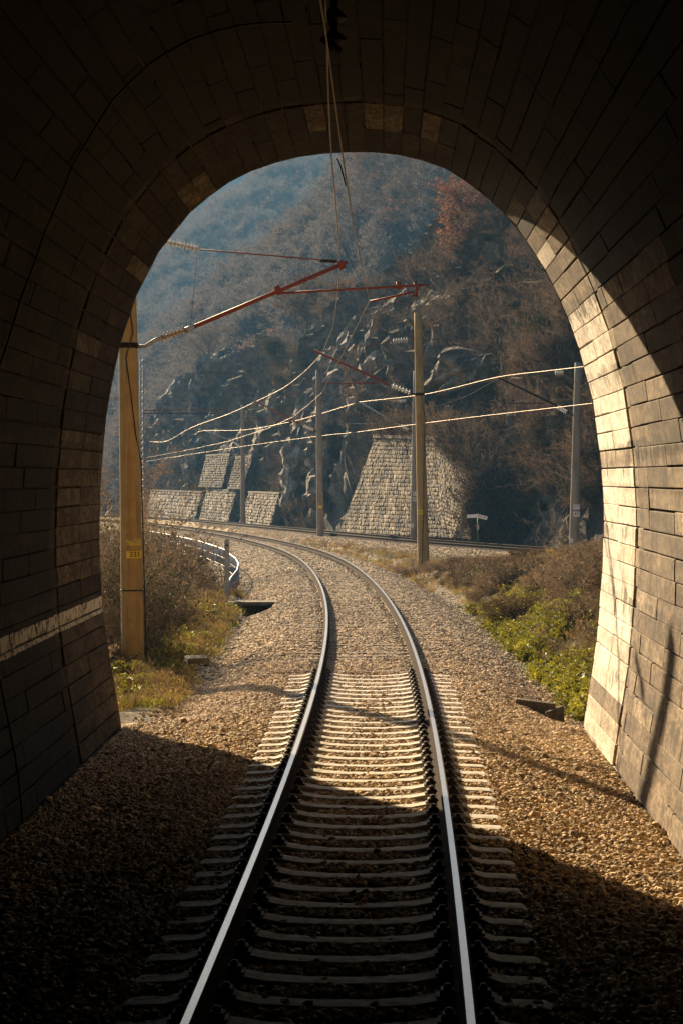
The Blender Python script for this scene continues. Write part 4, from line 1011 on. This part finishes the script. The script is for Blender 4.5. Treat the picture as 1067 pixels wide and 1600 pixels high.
def bush_mesh(seed, H=1.2, n=60, leafy=5, leafm=M_dryleaf, ls=.022, w=.006, twm=M_twigl, arch=.6, sub=6):
    rs = np.random.default_rng(seed); tw = []; lf = []
    for i in range(n):
        p = np.array([rs.normal(0, .22) * H, rs.normal(0, .22) * H, 0.0]); an = rs.uniform(0, 6.28); d = np.array([math.cos(an) * arch, math.sin(an) * arch, 1.0]); d /= np.linalg.norm(d)
        L = H * rs.uniform(.6, 1.25); m = 5
        for k in range(m):
            q = p + d * L / m; tw.append(tri_strip(p, q + d * .03, w * (1.3 - k * .2), rs.normal(0, 1, 3)))
            for _ in range(sub):
                v = d + rs.normal(0, .7, 3); v /= np.linalg.norm(v); a = p + (q - p) * rs.uniform(); e = a + v * rs.uniform(.08, .3) * H; tw.append(tri_strip(a, e, w * .6, rs.normal(0, 1, 3)))
                for _ in range(leafy):
                    c = a + (e - a) * rs.uniform(.2, 1.1) + rs.normal(0, .02, 3); qq = rs.normal(0, 1, (3, 3)) * ls; lf.append([c + qq[0], c + qq[1], c + qq[2]])
            p = q; d = d + rs.normal(0, .22, 3) - np.array([0, 0, .10 * arch * 2]); d /= np.linalg.norm(d)
    g_ = [(tw, twm)] + ([(lf, leafm)] if lf else [])
    return g_
def bush_parts(seed, **k):
    g_ = bush_mesh(seed, **k); a = tri_mesh('stems', g_[:1]); return a, (tri_mesh('foliage', g_[1:]) if len(g_) > 1 else None)
def place(name, meshes, loc, rz, sc, label, cat, grp, names=('trunk', 'crown'), wid=1):
    o = thing(name, loc, label, cat, grp, rz); o.scale = (sc * wid, sc * wid, sc)
    for me, nm in zip(meshes, names):
        if me is None: continue
        c = bpy.data.objects.new(nm, me); C.objects.link(c); c.parent = o
    return o
# ray down the valley side: find the ground under a place in the photograph
def hit(px, py, fz, Y0, Y1, step=1.0):
    Ys = np.arange(Y0, Y1, step); p = P(px, py, 100.0); k = Ys / 100.0; X = p.x * k; Z = CAMZ + (p.z - CAMZ) * k
    h = fz(X, Ys); below = np.where(Z < h)[0]
    if not len(below): return None
    i = below[0]; return Vector((X[i], Ys[i], float(h[i]) - .15))
# single trees that stand out on the spur and slope
tm, tw, lf = make_tree(5, 8.0, .95, 40, 0, lv=4, wtw=.022, up=.25, first=.18)
oak = (tm, tri_mesh('crown', [(tw, M_twig)]))
place('bare_tree', oak, hit(480, 556, hill_z, 120, 260) or P(480, 556, 190), .4, 1.0, 'wide spreading bare oak on the ridge below the red bracket', 'tree', 'bare trees on the slope')
place('bare_tree', TREES[2], hit(332, 606, hill_z, 120, 300) or P(332, 606, 215), 2.2, 1.05, 'bare fan-shaped tree at the left end of the rock ridge', 'tree', 'bare trees on the slope')
tm, tw, lf = make_tree(17, 8.5, .28, 14, 3, lv=4, wtw=.012, leafsize=.07)
red = (tm, tri_mesh('crown', [(tw, M_twig), (lf, M_rusty)]))
place('russet_tree', red, hit(722, 500, hill_z, 90, 260) or P(722, 500, 170), 1.0, 1.0, 'tall russet-leaved tree on the slope right of the rock crest', 'tree', 'russet trees')
place('russet_tree', TREES[3], hit(545, 500, hill_z, 120, 300) or P(545, 500, 190), .3, .5, 'small russet tree peeping over the crest under the red tube', 'tree', 'russet trees')
RT = [(388, 398, 1.0, 'russet tree high on the hazy hill, left one of two side by side'), (430, 396, 1.2, 'russet tree high on the hazy hill, right one of two side by side'), (590, 320, 1.1, 'pinkish russet tree behind the wires near the crown of the arch'),
      (345, 440, 1.0, 'faint russet tree in the haze above the insulator arm'), (612, 330, .8, 'little orange-brown tree on the upper slope right of the wires')]
def both(X, Y): return np.maximum(mid_z(X, Y), np.where(Y > 322, far_z(X, Y), -99))
for px, py, s, lb in RT:
    h_ = hit(px, py + 22, both, 228, 800, 2)
    if h_: place('russet_tree', TREES[3], h_, s * 5, s * 1.25, lb, 'tree', 'russet trees')
rs = random.Random(3); cnt = 0
BT = []
for i in range(900):
    px, py = rs.uniform(560, 900), rs.uniform(250, 640)
    if cnt >= 80: break
    if py > 470 and rs.random() < .75: continue
    h_ = hit(px, py, lambda X, Y: np.maximum(hill_z(X, Y), mid_z(X, Y)), 100, 420)
    if h_ is not None and h_.y < 225 and px < 700: continue
    if h_ is None or any((h_ - q).length < 3.0 for q in BT): continue
    if h_.y < 200 and py > 520 and rs.random() < .6: continue
    BT.append(h_); cnt += 1
    far_ = h_.y > 200
    place('bare_tree', TREES[rs.choice([0, 1, 2, 4, 4])], h_, rs.uniform(0, 6), rs.uniform(.6, 1.1) * (1.05 if far_ else .75),
          'bare leafless tree among its like on the misty upper slope' if far_ else 'bare leafless tree rooted on the scrubby slope right of the rock crest', 'tree', 'bare trees in the misty wood' if far_ else 'bare trees on the near slope')

# woodland masses: prototypes instanced on points
def scatter_gn(name, pts, scales, protos, seed=0):
    me = bpy.data.meshes.new(name); me.vertices.add(len(pts)); me.vertices.foreach_set('co', np.asarray(pts, np.float32).ravel())
    at = me.attributes.new('sc', 'FLOAT', 'POINT'); at.data.foreach_set('value', np.asarray(scales, np.float32))
    at = me.attributes.new('idx', 'INT', 'POINT'); at.data.foreach_set('value', rng.integers(0, len(protos), len(pts)).astype(np.int32))
    at = me.attributes.new('rot', 'FLOAT_VECTOR', 'POINT'); rv = np.zeros((len(pts), 3), np.float32); rv[:, 2] = rng.uniform(0, 6.28, len(pts)); rv[:, :2] = rng.normal(0, .08, (len(pts), 2)); at.data.foreach_set('vector', rv.ravel())
    o = bpy.data.objects.new(name, me); C.objects.link(o)
    ng = bpy.data.node_groups.new(name, 'GeometryNodeTree')
    ng.interface.new_socket('Geometry', in_out='INPUT', socket_type='NodeSocketGeometry'); ng.interface.new_socket('Geometry', in_out='OUTPUT', socket_type='NodeSocketGeometry')
    gi, go = ng.nodes.new('NodeGroupInput'), ng.nodes.new('NodeGroupOutput'); ip = ng.nodes.new('GeometryNodeInstanceOnPoints'); m2p = ng.nodes.new('GeometryNodeMeshToPoints')
    jn = ng.nodes.new('GeometryNodeGeometryToInstance')
    for me_ in protos[::-1]:
        po = bpy.data.objects.new('proto', me_); oi = ng.nodes.new('GeometryNodeObjectInfo'); oi.inputs['Object'].default_value = po; oi.inputs['As Instance'].default_value = True
        ng.links.new(oi.outputs['Geometry'], jn.inputs[0])
    def na(n_, t_):
        q = ng.nodes.new('GeometryNodeInputNamedAttribute'); q.data_type = t_; q.inputs['Name'].default_value = n_; return [s for s in q.outputs if s.enabled and s.name == 'Attribute'][0]
    # each prototype becomes its own instance through a join
    j2 = ng.nodes.new('GeometryNodeJoinGeometry')
    for n_ in [n_ for n_ in ng.nodes if n_.bl_idname == 'GeometryNodeObjectInfo']: ng.links.new(n_.outputs['Geometry'], j2.inputs[0])
    ng.nodes.remove(jn)
    ng.links.new(gi.outputs[0], m2p.inputs[0]); ng.links.new(m2p.outputs[0], ip.inputs['Points']); ng.links.new(j2.outputs[0], ip.inputs['Instance'])
    ip.inputs['Pick Instance'].default_value = True
    ng.links.new(na('idx', 'INT'), ip.inputs['Instance Index']); ng.links.new(na('sc', 'FLOAT'), ip.inputs['Scale']); ng.links.new(na('rot', 'FLOAT_VECTOR'), ip.inputs['Rotation'])
    ng.links.new(ip.outputs[0], go.inputs[0])
    md = o.modifiers.new('scatter', 'NODES'); md.node_group = ng
    return tag(o, kind='stuff')
def joined(meshes, name):
    """one mesh out of several (for prototypes)"""
    Vs = []; Fs = []; mi = []; mats = []; b0 = 0; me = bpy.data.meshes.new(name)
    for m_ in meshes:
        off = len(mats); mats += list(m_.materials)
        Vs += [v.co[:] for v in m_.vertices]; Fs += [[i + b0 for i in p.vertices] for p in m_.polygons]; mi += [p.material_index + off for p in m_.polygons]; b0 += len(m_.vertices)
    me.from_pydata(Vs, [], Fs); me.polygons.foreach_set('material_index', mi)
    for m_ in mats: me.materials.append(m_)
    me.update(); return me
PT = []
for i, (H, sprd, ntw, leafy) in enumerate([(8, .5, 12, 0), (9, .35, 12, 0), (7, .7, 12, 0), (8, .45, 11, 0), (7.5, .5, 10, 1)]):
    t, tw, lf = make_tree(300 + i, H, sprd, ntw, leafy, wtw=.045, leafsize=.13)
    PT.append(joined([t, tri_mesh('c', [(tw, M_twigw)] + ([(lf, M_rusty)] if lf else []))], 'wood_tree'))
pr_tr = [PT[0], PT[1], PT[2], PT[3], PT[0], PT[1], PT[2], PT[3], PT[0], PT[1], PT[2], PT[3], PT[2], PT[4]]
def wood_pts(n, x0, x1, y0, y1, fz, cond=None):
    X, Y = scatter(n, x0, x1, y0, y1); Z = fz(X, Y)
    k = np.ones(n, bool) if cond is None else cond(X, Y, Z); px = CX + X / Y * F
    k &= (px > 120) & (px < 980); return np.stack([X, Y, Z - .2], -1)[k]
w1 = wood_pts(9000, -70, 60, 228, 470, mid_z, lambda X, Y, Z: Z > ground_z(X, Y))
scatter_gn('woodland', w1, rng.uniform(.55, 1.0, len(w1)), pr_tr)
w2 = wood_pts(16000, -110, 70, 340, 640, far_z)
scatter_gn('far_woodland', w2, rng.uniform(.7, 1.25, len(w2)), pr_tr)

# scrub on the rock face and along the foot of the cliff
BP = []
for i, kw in enumerate([dict(H=1.5, n=34, leafy=2, leafm=M_brownleaf, ls=.035, w=.012, sub=5, twm=M_twig), dict(H=1.3, n=34, leafy=3, leafm=M_ivy, ls=.035, w=.012, sub=5, twm=M_twig), dict(H=1.8, n=34, leafy=0, w=.016, twm=M_twig, sub=6), dict(H=1.8, n=34, leafy=0, w=.016, twm=M_twig, sub=6)]):
    BP.append(tri_mesh('scrub', bush_mesh(40 + i, **kw)))
hv = np.empty(len(hill.data.vertices) * 3, np.float32); hill.data.vertices.foreach_get('co', hv); hv = hv.reshape(-1, 3)
px = CX + hv[:, 0] / hv[:, 1] * F; dens = vnoise(hv[:, 1] * .1, hv[:, 2] * .15, 0, 77)
kk = (px > 200) & (px < 960) & (hv[:, 1] > 84) & (hv[:, 1] < 245) & (rng.random(len(hv)) < np.where(hv[:, 1] < 126, .30 * (dens > .34) + .03, .05 * (dens > .58) + .002 + .10 * (hv[:, 2] < 3.5) * (dens > .38)))
sp_ = hv[kk]; sp_ = sp_[rng.permutation(len(sp_))[:6500]]
wt = np.array([list(t0.lerp(t1, k) + Vector((.7, .3, .0))) for k in rng.random(40)] + [list(t1.lerp(t2, k) + Vector((.6, .2, .0))) for k in rng.random(45)] + [list(f2_.lerp(t2, k) + Vector((.5, -.5, 0))) for k in rng.random(30)])
sp_ = np.concatenate([sp_, wt])
scatter_gn('hillside_scrub', sp_, rng.uniform(.5, 1.25, len(sp_)), BP)
# undergrowth on the mound and the left bank
MP = []
for i, kw in enumerate([dict(H=.7, n=26, leafy=2, leafm=M_dryleaf, ls=.022, w=.008, sub=5), dict(H=.9, n=22, leafy=0, w=.011, sub=4, arch=.9), dict(H=.6, n=30, leafy=3, leafm=M_brownleaf, ls=.02, w=.008, twm=M_bark, sub=5), dict(H=.8, n=30, leafy=2, leafm=M_dryleaf, ls=.012, w=.006, sub=6), dict(H=.6, n=26, leafy=4, leafm=M_darkleaf, ls=.015, w=.005, sub=5)]):
    MP.append(tri_mesh('scrub', bush_mesh(60 + i, **kw)))
X, Y = scatter(9000, 2.9, 9.5, 31, 92); u = X - c1(Y); px = CX + X / Y * F; gp = np.exp(-((X - 4.1) / 1.15) ** 4 - ((Y - 43) / 11) ** 4)
k = (u > 3.3) & (X < c2(Y) - 2.6) & (px < 960) & (px > 600) & (rng.random(len(X)) > gp * .55) & ~((Y > 84) & (u < 5)) & (rng.random(len(X)) < .42) & (fbm(X * .7, Y * .35, 0, 3, 87) > -.10)
X, Y = X[k], Y[k]; P1 = np.stack([X, Y, ground_z(X, Y) - .04], -1); S1 = rng.uniform(.4, .95, len(X)) * np.interp(X - c1(Y), [3.3, 4.2], [.5, 1])
lim = CAMZ - (np.interp(CX + X / Y * F, [600, 700, 760, 871, 900, 960], [892, 874, 866, 864, 846, 836]) - 745) * Y / F
S1 = np.minimum(S1, (lim - P1[:, 2]) / .85); k = S1 > .22; P1, S1 = P1[k], S1[k]
X, Y = scatter(9000, -12, -3.6, 32, 105); u = X - c1(Y); px = CX + X / Y * F
k = (px > 130) & (u < -4.5) & (rng.random(len(X)) < .75)
X, Y = X[k], Y[k]; P2 = np.stack([X, Y, ground_z(X, Y) - .04], -1); S2 = rng.uniform(.5, 1.25, len(X))
# the scrub stays below the railing and the post: nothing tall grows there
lim = CAMZ - (np.interp(CX + X / Y * F, [150, 200, 245, 262, 300, 325, 335, 400], [690, 730, 838, 882, 897, 915, 952, 990]) - 745) * Y / F
Xb, Yb = scatter(900, -14, -4.3, 62, 112); kb = (Xb < np.interp(Yb, [62, 80, 95, 112], [-4.2, -4.6, -6.2, -8.9]))
Xb, Yb = Xb[kb], Yb[kb]; P2 = np.concatenate([P2, np.stack([Xb, Yb, ground_z(Xb, Yb) - .04], -1)]); S2 = np.concatenate([S2, rng.uniform(2, 4.5, len(Xb))])
X, Y = P2[:, 0], P2[:, 1]
lim = CAMZ - (np.interp(CX + X / Y * F, [150, 200, 245, 262, 300, 325, 335, 400], [690, 730, 835, 880, 893, 912, 950, 990]) - 745) * Y / F
S2 = np.minimum(S2, (lim - P2[:, 2]) / .95); k = S2 > .3; P2, S2 = P2[k], S2[k]
scatter_gn('undergrowth', np.concatenate([P1, P2]), np.concatenate([S1, S2]), MP)
X, Y = scatter(3000, 2.9, 6.4, 31, 62); gp = np.exp(-((X - 4.0) / 1.1) ** 4 - ((Y - 42.5) / 11.5) ** 4); k = (rng.random(len(X)) < gp) & (X - c1(Y) > 3.05) & (fbm(X * .8, Y * .25, 0, 3, 88) > -.2)
GP = [tri_mesh('herb', bush_mesh(80 + i, H=.34, n=22, leafy=3, leafm=M_leaf, ls=.026, w=.004, sub=4, arch=1.0, twm=M_dryg)) for i in range(2)]
X, Y = X[k], Y[k]; G1 = np.stack([X, Y, ground_z(X, Y) - .02], -1)
X, Y = scatter(330, -5.2, -2.6, 31, 62); k = (X - c1(Y) < -2.9) & (fbm(X * .9, Y * .35, 0, 3, 89) > .03); G2 = np.stack([X[k], Y[k], ground_z(X[k], Y[k]) - .02], -1)
G = np.concatenate([G1, G2]); scatter_gn('green_ground_cover', G, rng.uniform(.45, 1.0, len(G)), GP)
# dry grass tufts
def tuft(seed, H=.3, n=34, mat=M_dryg, w=.004):
    rs_ = np.random.default_rng(seed); tw = []
    for i in range(n):
        p = np.append(rs_.normal(0, .06, 2), 0); d = np.append(rs_.normal(0, .35, 2), 1); d /= np.linalg.norm(d); q = p + d * H * rs_.uniform(.4, .7); e = q + (d + np.append(rs_.normal(0, .5, 2), -.15)) * H * rs_.uniform(.2, .5)
        tw.append(tri_strip(q, p, w, rs_.normal(0, 1, 3))); tw.append(tri_strip(q, e, w, rs_.normal(0, 1, 3)))
        if rs_.random() < .35: tw.append([e, e + rs_.normal(0, .012, 3), e + rs_.normal(0, .018, 3)])
    return tri_mesh('tuft', [(tw, mat)])
M_brg = nmat('brown dead grass', [(.3, (.07, .05, .025)), (.7, (.20, .14, .07))], 2, bstr=0, trans=.4)
TF = [tuft(1), tuft(2, .38, 20, M_brg), tuft(3, .2, 40), tuft(4, .22, 34, M_leaf), tuft(5, .3, 30, M_brg)]
X, Y = scatter(4800, -5.0, -2.3, 30.4, 64); u = X - c1(Y); k = ~((np.abs(X + 2.4) < .7) & (np.abs(Y - 57.4) < 2.6)) & (u < -2.75 - .25 * rng.random(len(X))) & (fbm(X * .8, Y * .5, 0, 3, 90) > -.12); T1 = (X[k], Y[k])
X, Y = scatter(5200, -3, 8, 66, 122); u = X - c1(Y); k = (u > 2.5) & (X < c2(Y) - 2.4) & (np.exp(-((u - 3.4) / 1.2) ** 2) > rng.random(len(X))); T2 = (X[k], Y[k])
X, Y = scatter(1600, 3.0, 7.5, 31, 70); k = X - c1(Y) > 3.1; T3 = (X[k], Y[k])
X, Y = [np.concatenate(t) for t in zip(T1, T2, T3)]
scatter_gn('dry_grass', np.stack([X, Y, ground_z(X, Y) - .01], -1), rng.uniform(.35, 1.1, len(X)), TF)
# bushes one can tell apart on the left bank and on the mound
BA = bush_parts(201, H=3.0, n=60, leafy=7, leafm=M_darkleaf, ls=.017, w=.007, sub=12, arch=.45)
BB = bush_parts(202, H=2.6, n=55, leafy=4, leafm=M_dryleaf, ls=.014, w=.006, sub=14, arch=.5)
BC = bush_parts(203, H=1.3, n=60, leafy=4, leafm=M_dryleaf, ls=.012, w=.005, sub=10, arch=.8)
BD = bush_parts(204, H=1.2, n=50, leafy=5, leafm=M_brownleaf, ls=.018, w=.005, sub=8, arch=.8)
LB = [(166, 690, 44, BB, 'tall twiggy bush squeezed between the left portal and the rusty pole', .5), (174, 790, 41, BA, 'leafy dark bush right behind the left portal edge', .8), (229, 715, 62, BB, 'tall sparkling bush just right of the rusty pole', .13),
      (228, 845, 58, BA, 'dark leafy bush right of the rusty pole at plate height', .3), (258, 888, 64, BB, 'brown bush below the far end of the railing', .3), (296, 912, 66, BA, 'dark ivy-like bush under the middle of the railing', .4), (255, 925, 50, BC, 'low brown bramble on the grassy hummock', .9),
      (238, 950, 45, BD, 'low dark shrub at the right foot of the rusty pole', .9), (178, 900, 40, BB, 'brown bush low behind the left portal edge', .8)]
for i, (px, pt, Y, m_, lb, wd) in enumerate(LB):
    x = P(px, 800, Y).x; gz = float(ground_z(x, Y)); H0 = {id(BA): 3.0, id(BB): 2.6, id(BC): 1.3, id(BD): 1.2}[id(m_)]
    top = P(px, pt, Y).z; s = max((top - gz) / (H0 * 1.05), .4)
    place('bush', m_, (x, Y, gz - .1), i * 1.7, s, lb, 'bush', 'bushes on the left bank', ('stems', 'foliage'), wd)
RB = [(905, 838, 58, BC, 'brown bramble crowning the mound below the mast with plates 77 and 40'), (860, 868, 60, BC, 'bramble at the very end of the visible farther rails'), (815, 872, 64, BD, 'greenish bramble on the mound left of where the far rails end'), (760, 878, 68, BC, 'bramble right of the leaning mast, below the gradient sign'),
      (715, 872, 73, BD, 'dark shrub beside the foot of the leaning mast'), (688, 890, 74, BC, 'small bramble immediately right of the leaning mast foot'), (920, 905, 50, BC, 'rusty brown bramble at the tunnel edge above the green plants'), (850, 900, 54, BC, 'bramble in the middle of the mound above the green plants'),
      (640, 868, 78, BC, 'low bramble immediately left of the leaning mast'), (800, 915, 50, BD, 'small bramble at the upper left rim of the green plants')]
for i, (px, pt, Y, m_, lb) in enumerate(RB):
    x = P(px, 800, Y).x; gz = float(ground_z(x, Y)); H0 = 1.3 if m_ is BC else 1.2; top = P(px, pt, Y).z; s = min(max((top - gz) / (H0 * .9), .45), 1.3)
    place('bramble', m_, (x, Y, gz - .06), i * 2.1, s, lb, 'bush', 'brambles on the mound', ('stems', 'foliage'))

# ruined wall on the far skyline
b = hit(470, 262, far_z, 330, 800, 2) or P(470, 262, 590)
ru = thing('ruined_wall', b, 'jagged ruined wall on the hazy skyline under the arch crown', 'ruin')
mb = MB()
for i in range(9):
    mb.box(b + Vector((-9 + i * 2.0, 0, .6 + random.uniform(-.4, .5))), (2.05, 1.2, 3.2 + random.uniform(-.6, 1.0)))
mb.box(b + Vector((1.0, 0, 4)), (1.0, 1.2, 9)); local(ru, mb.build('masonry', M_cope))

# ------------------------------------------------------------------ air
mb = MB(); mb.box((0, 0, 85), (2640, 2640, 210))
hz = mb.build("haze", [])
m, nt, bs = newmat('pale air'); nt.nodes.remove(bs)
pv = nd(nt, 'ShaderNodeVolumePrincipled'); pv.inputs['Color'].default_value = (.13, .31, .56, 1); pv.inputs['Density'].default_value = .00045; pv.inputs['Anisotropy'].default_value = .3
nt.links.new(pv.outputs[0], nt.nodes['Material Output'].inputs['Volume']); hz.data.materials.append(m); hz['kind'] = 'stuff'
hz.location = (0, 0, 0); 
for v in hz.data.vertices:
    if v.co.z < 0: v.co.z = -25
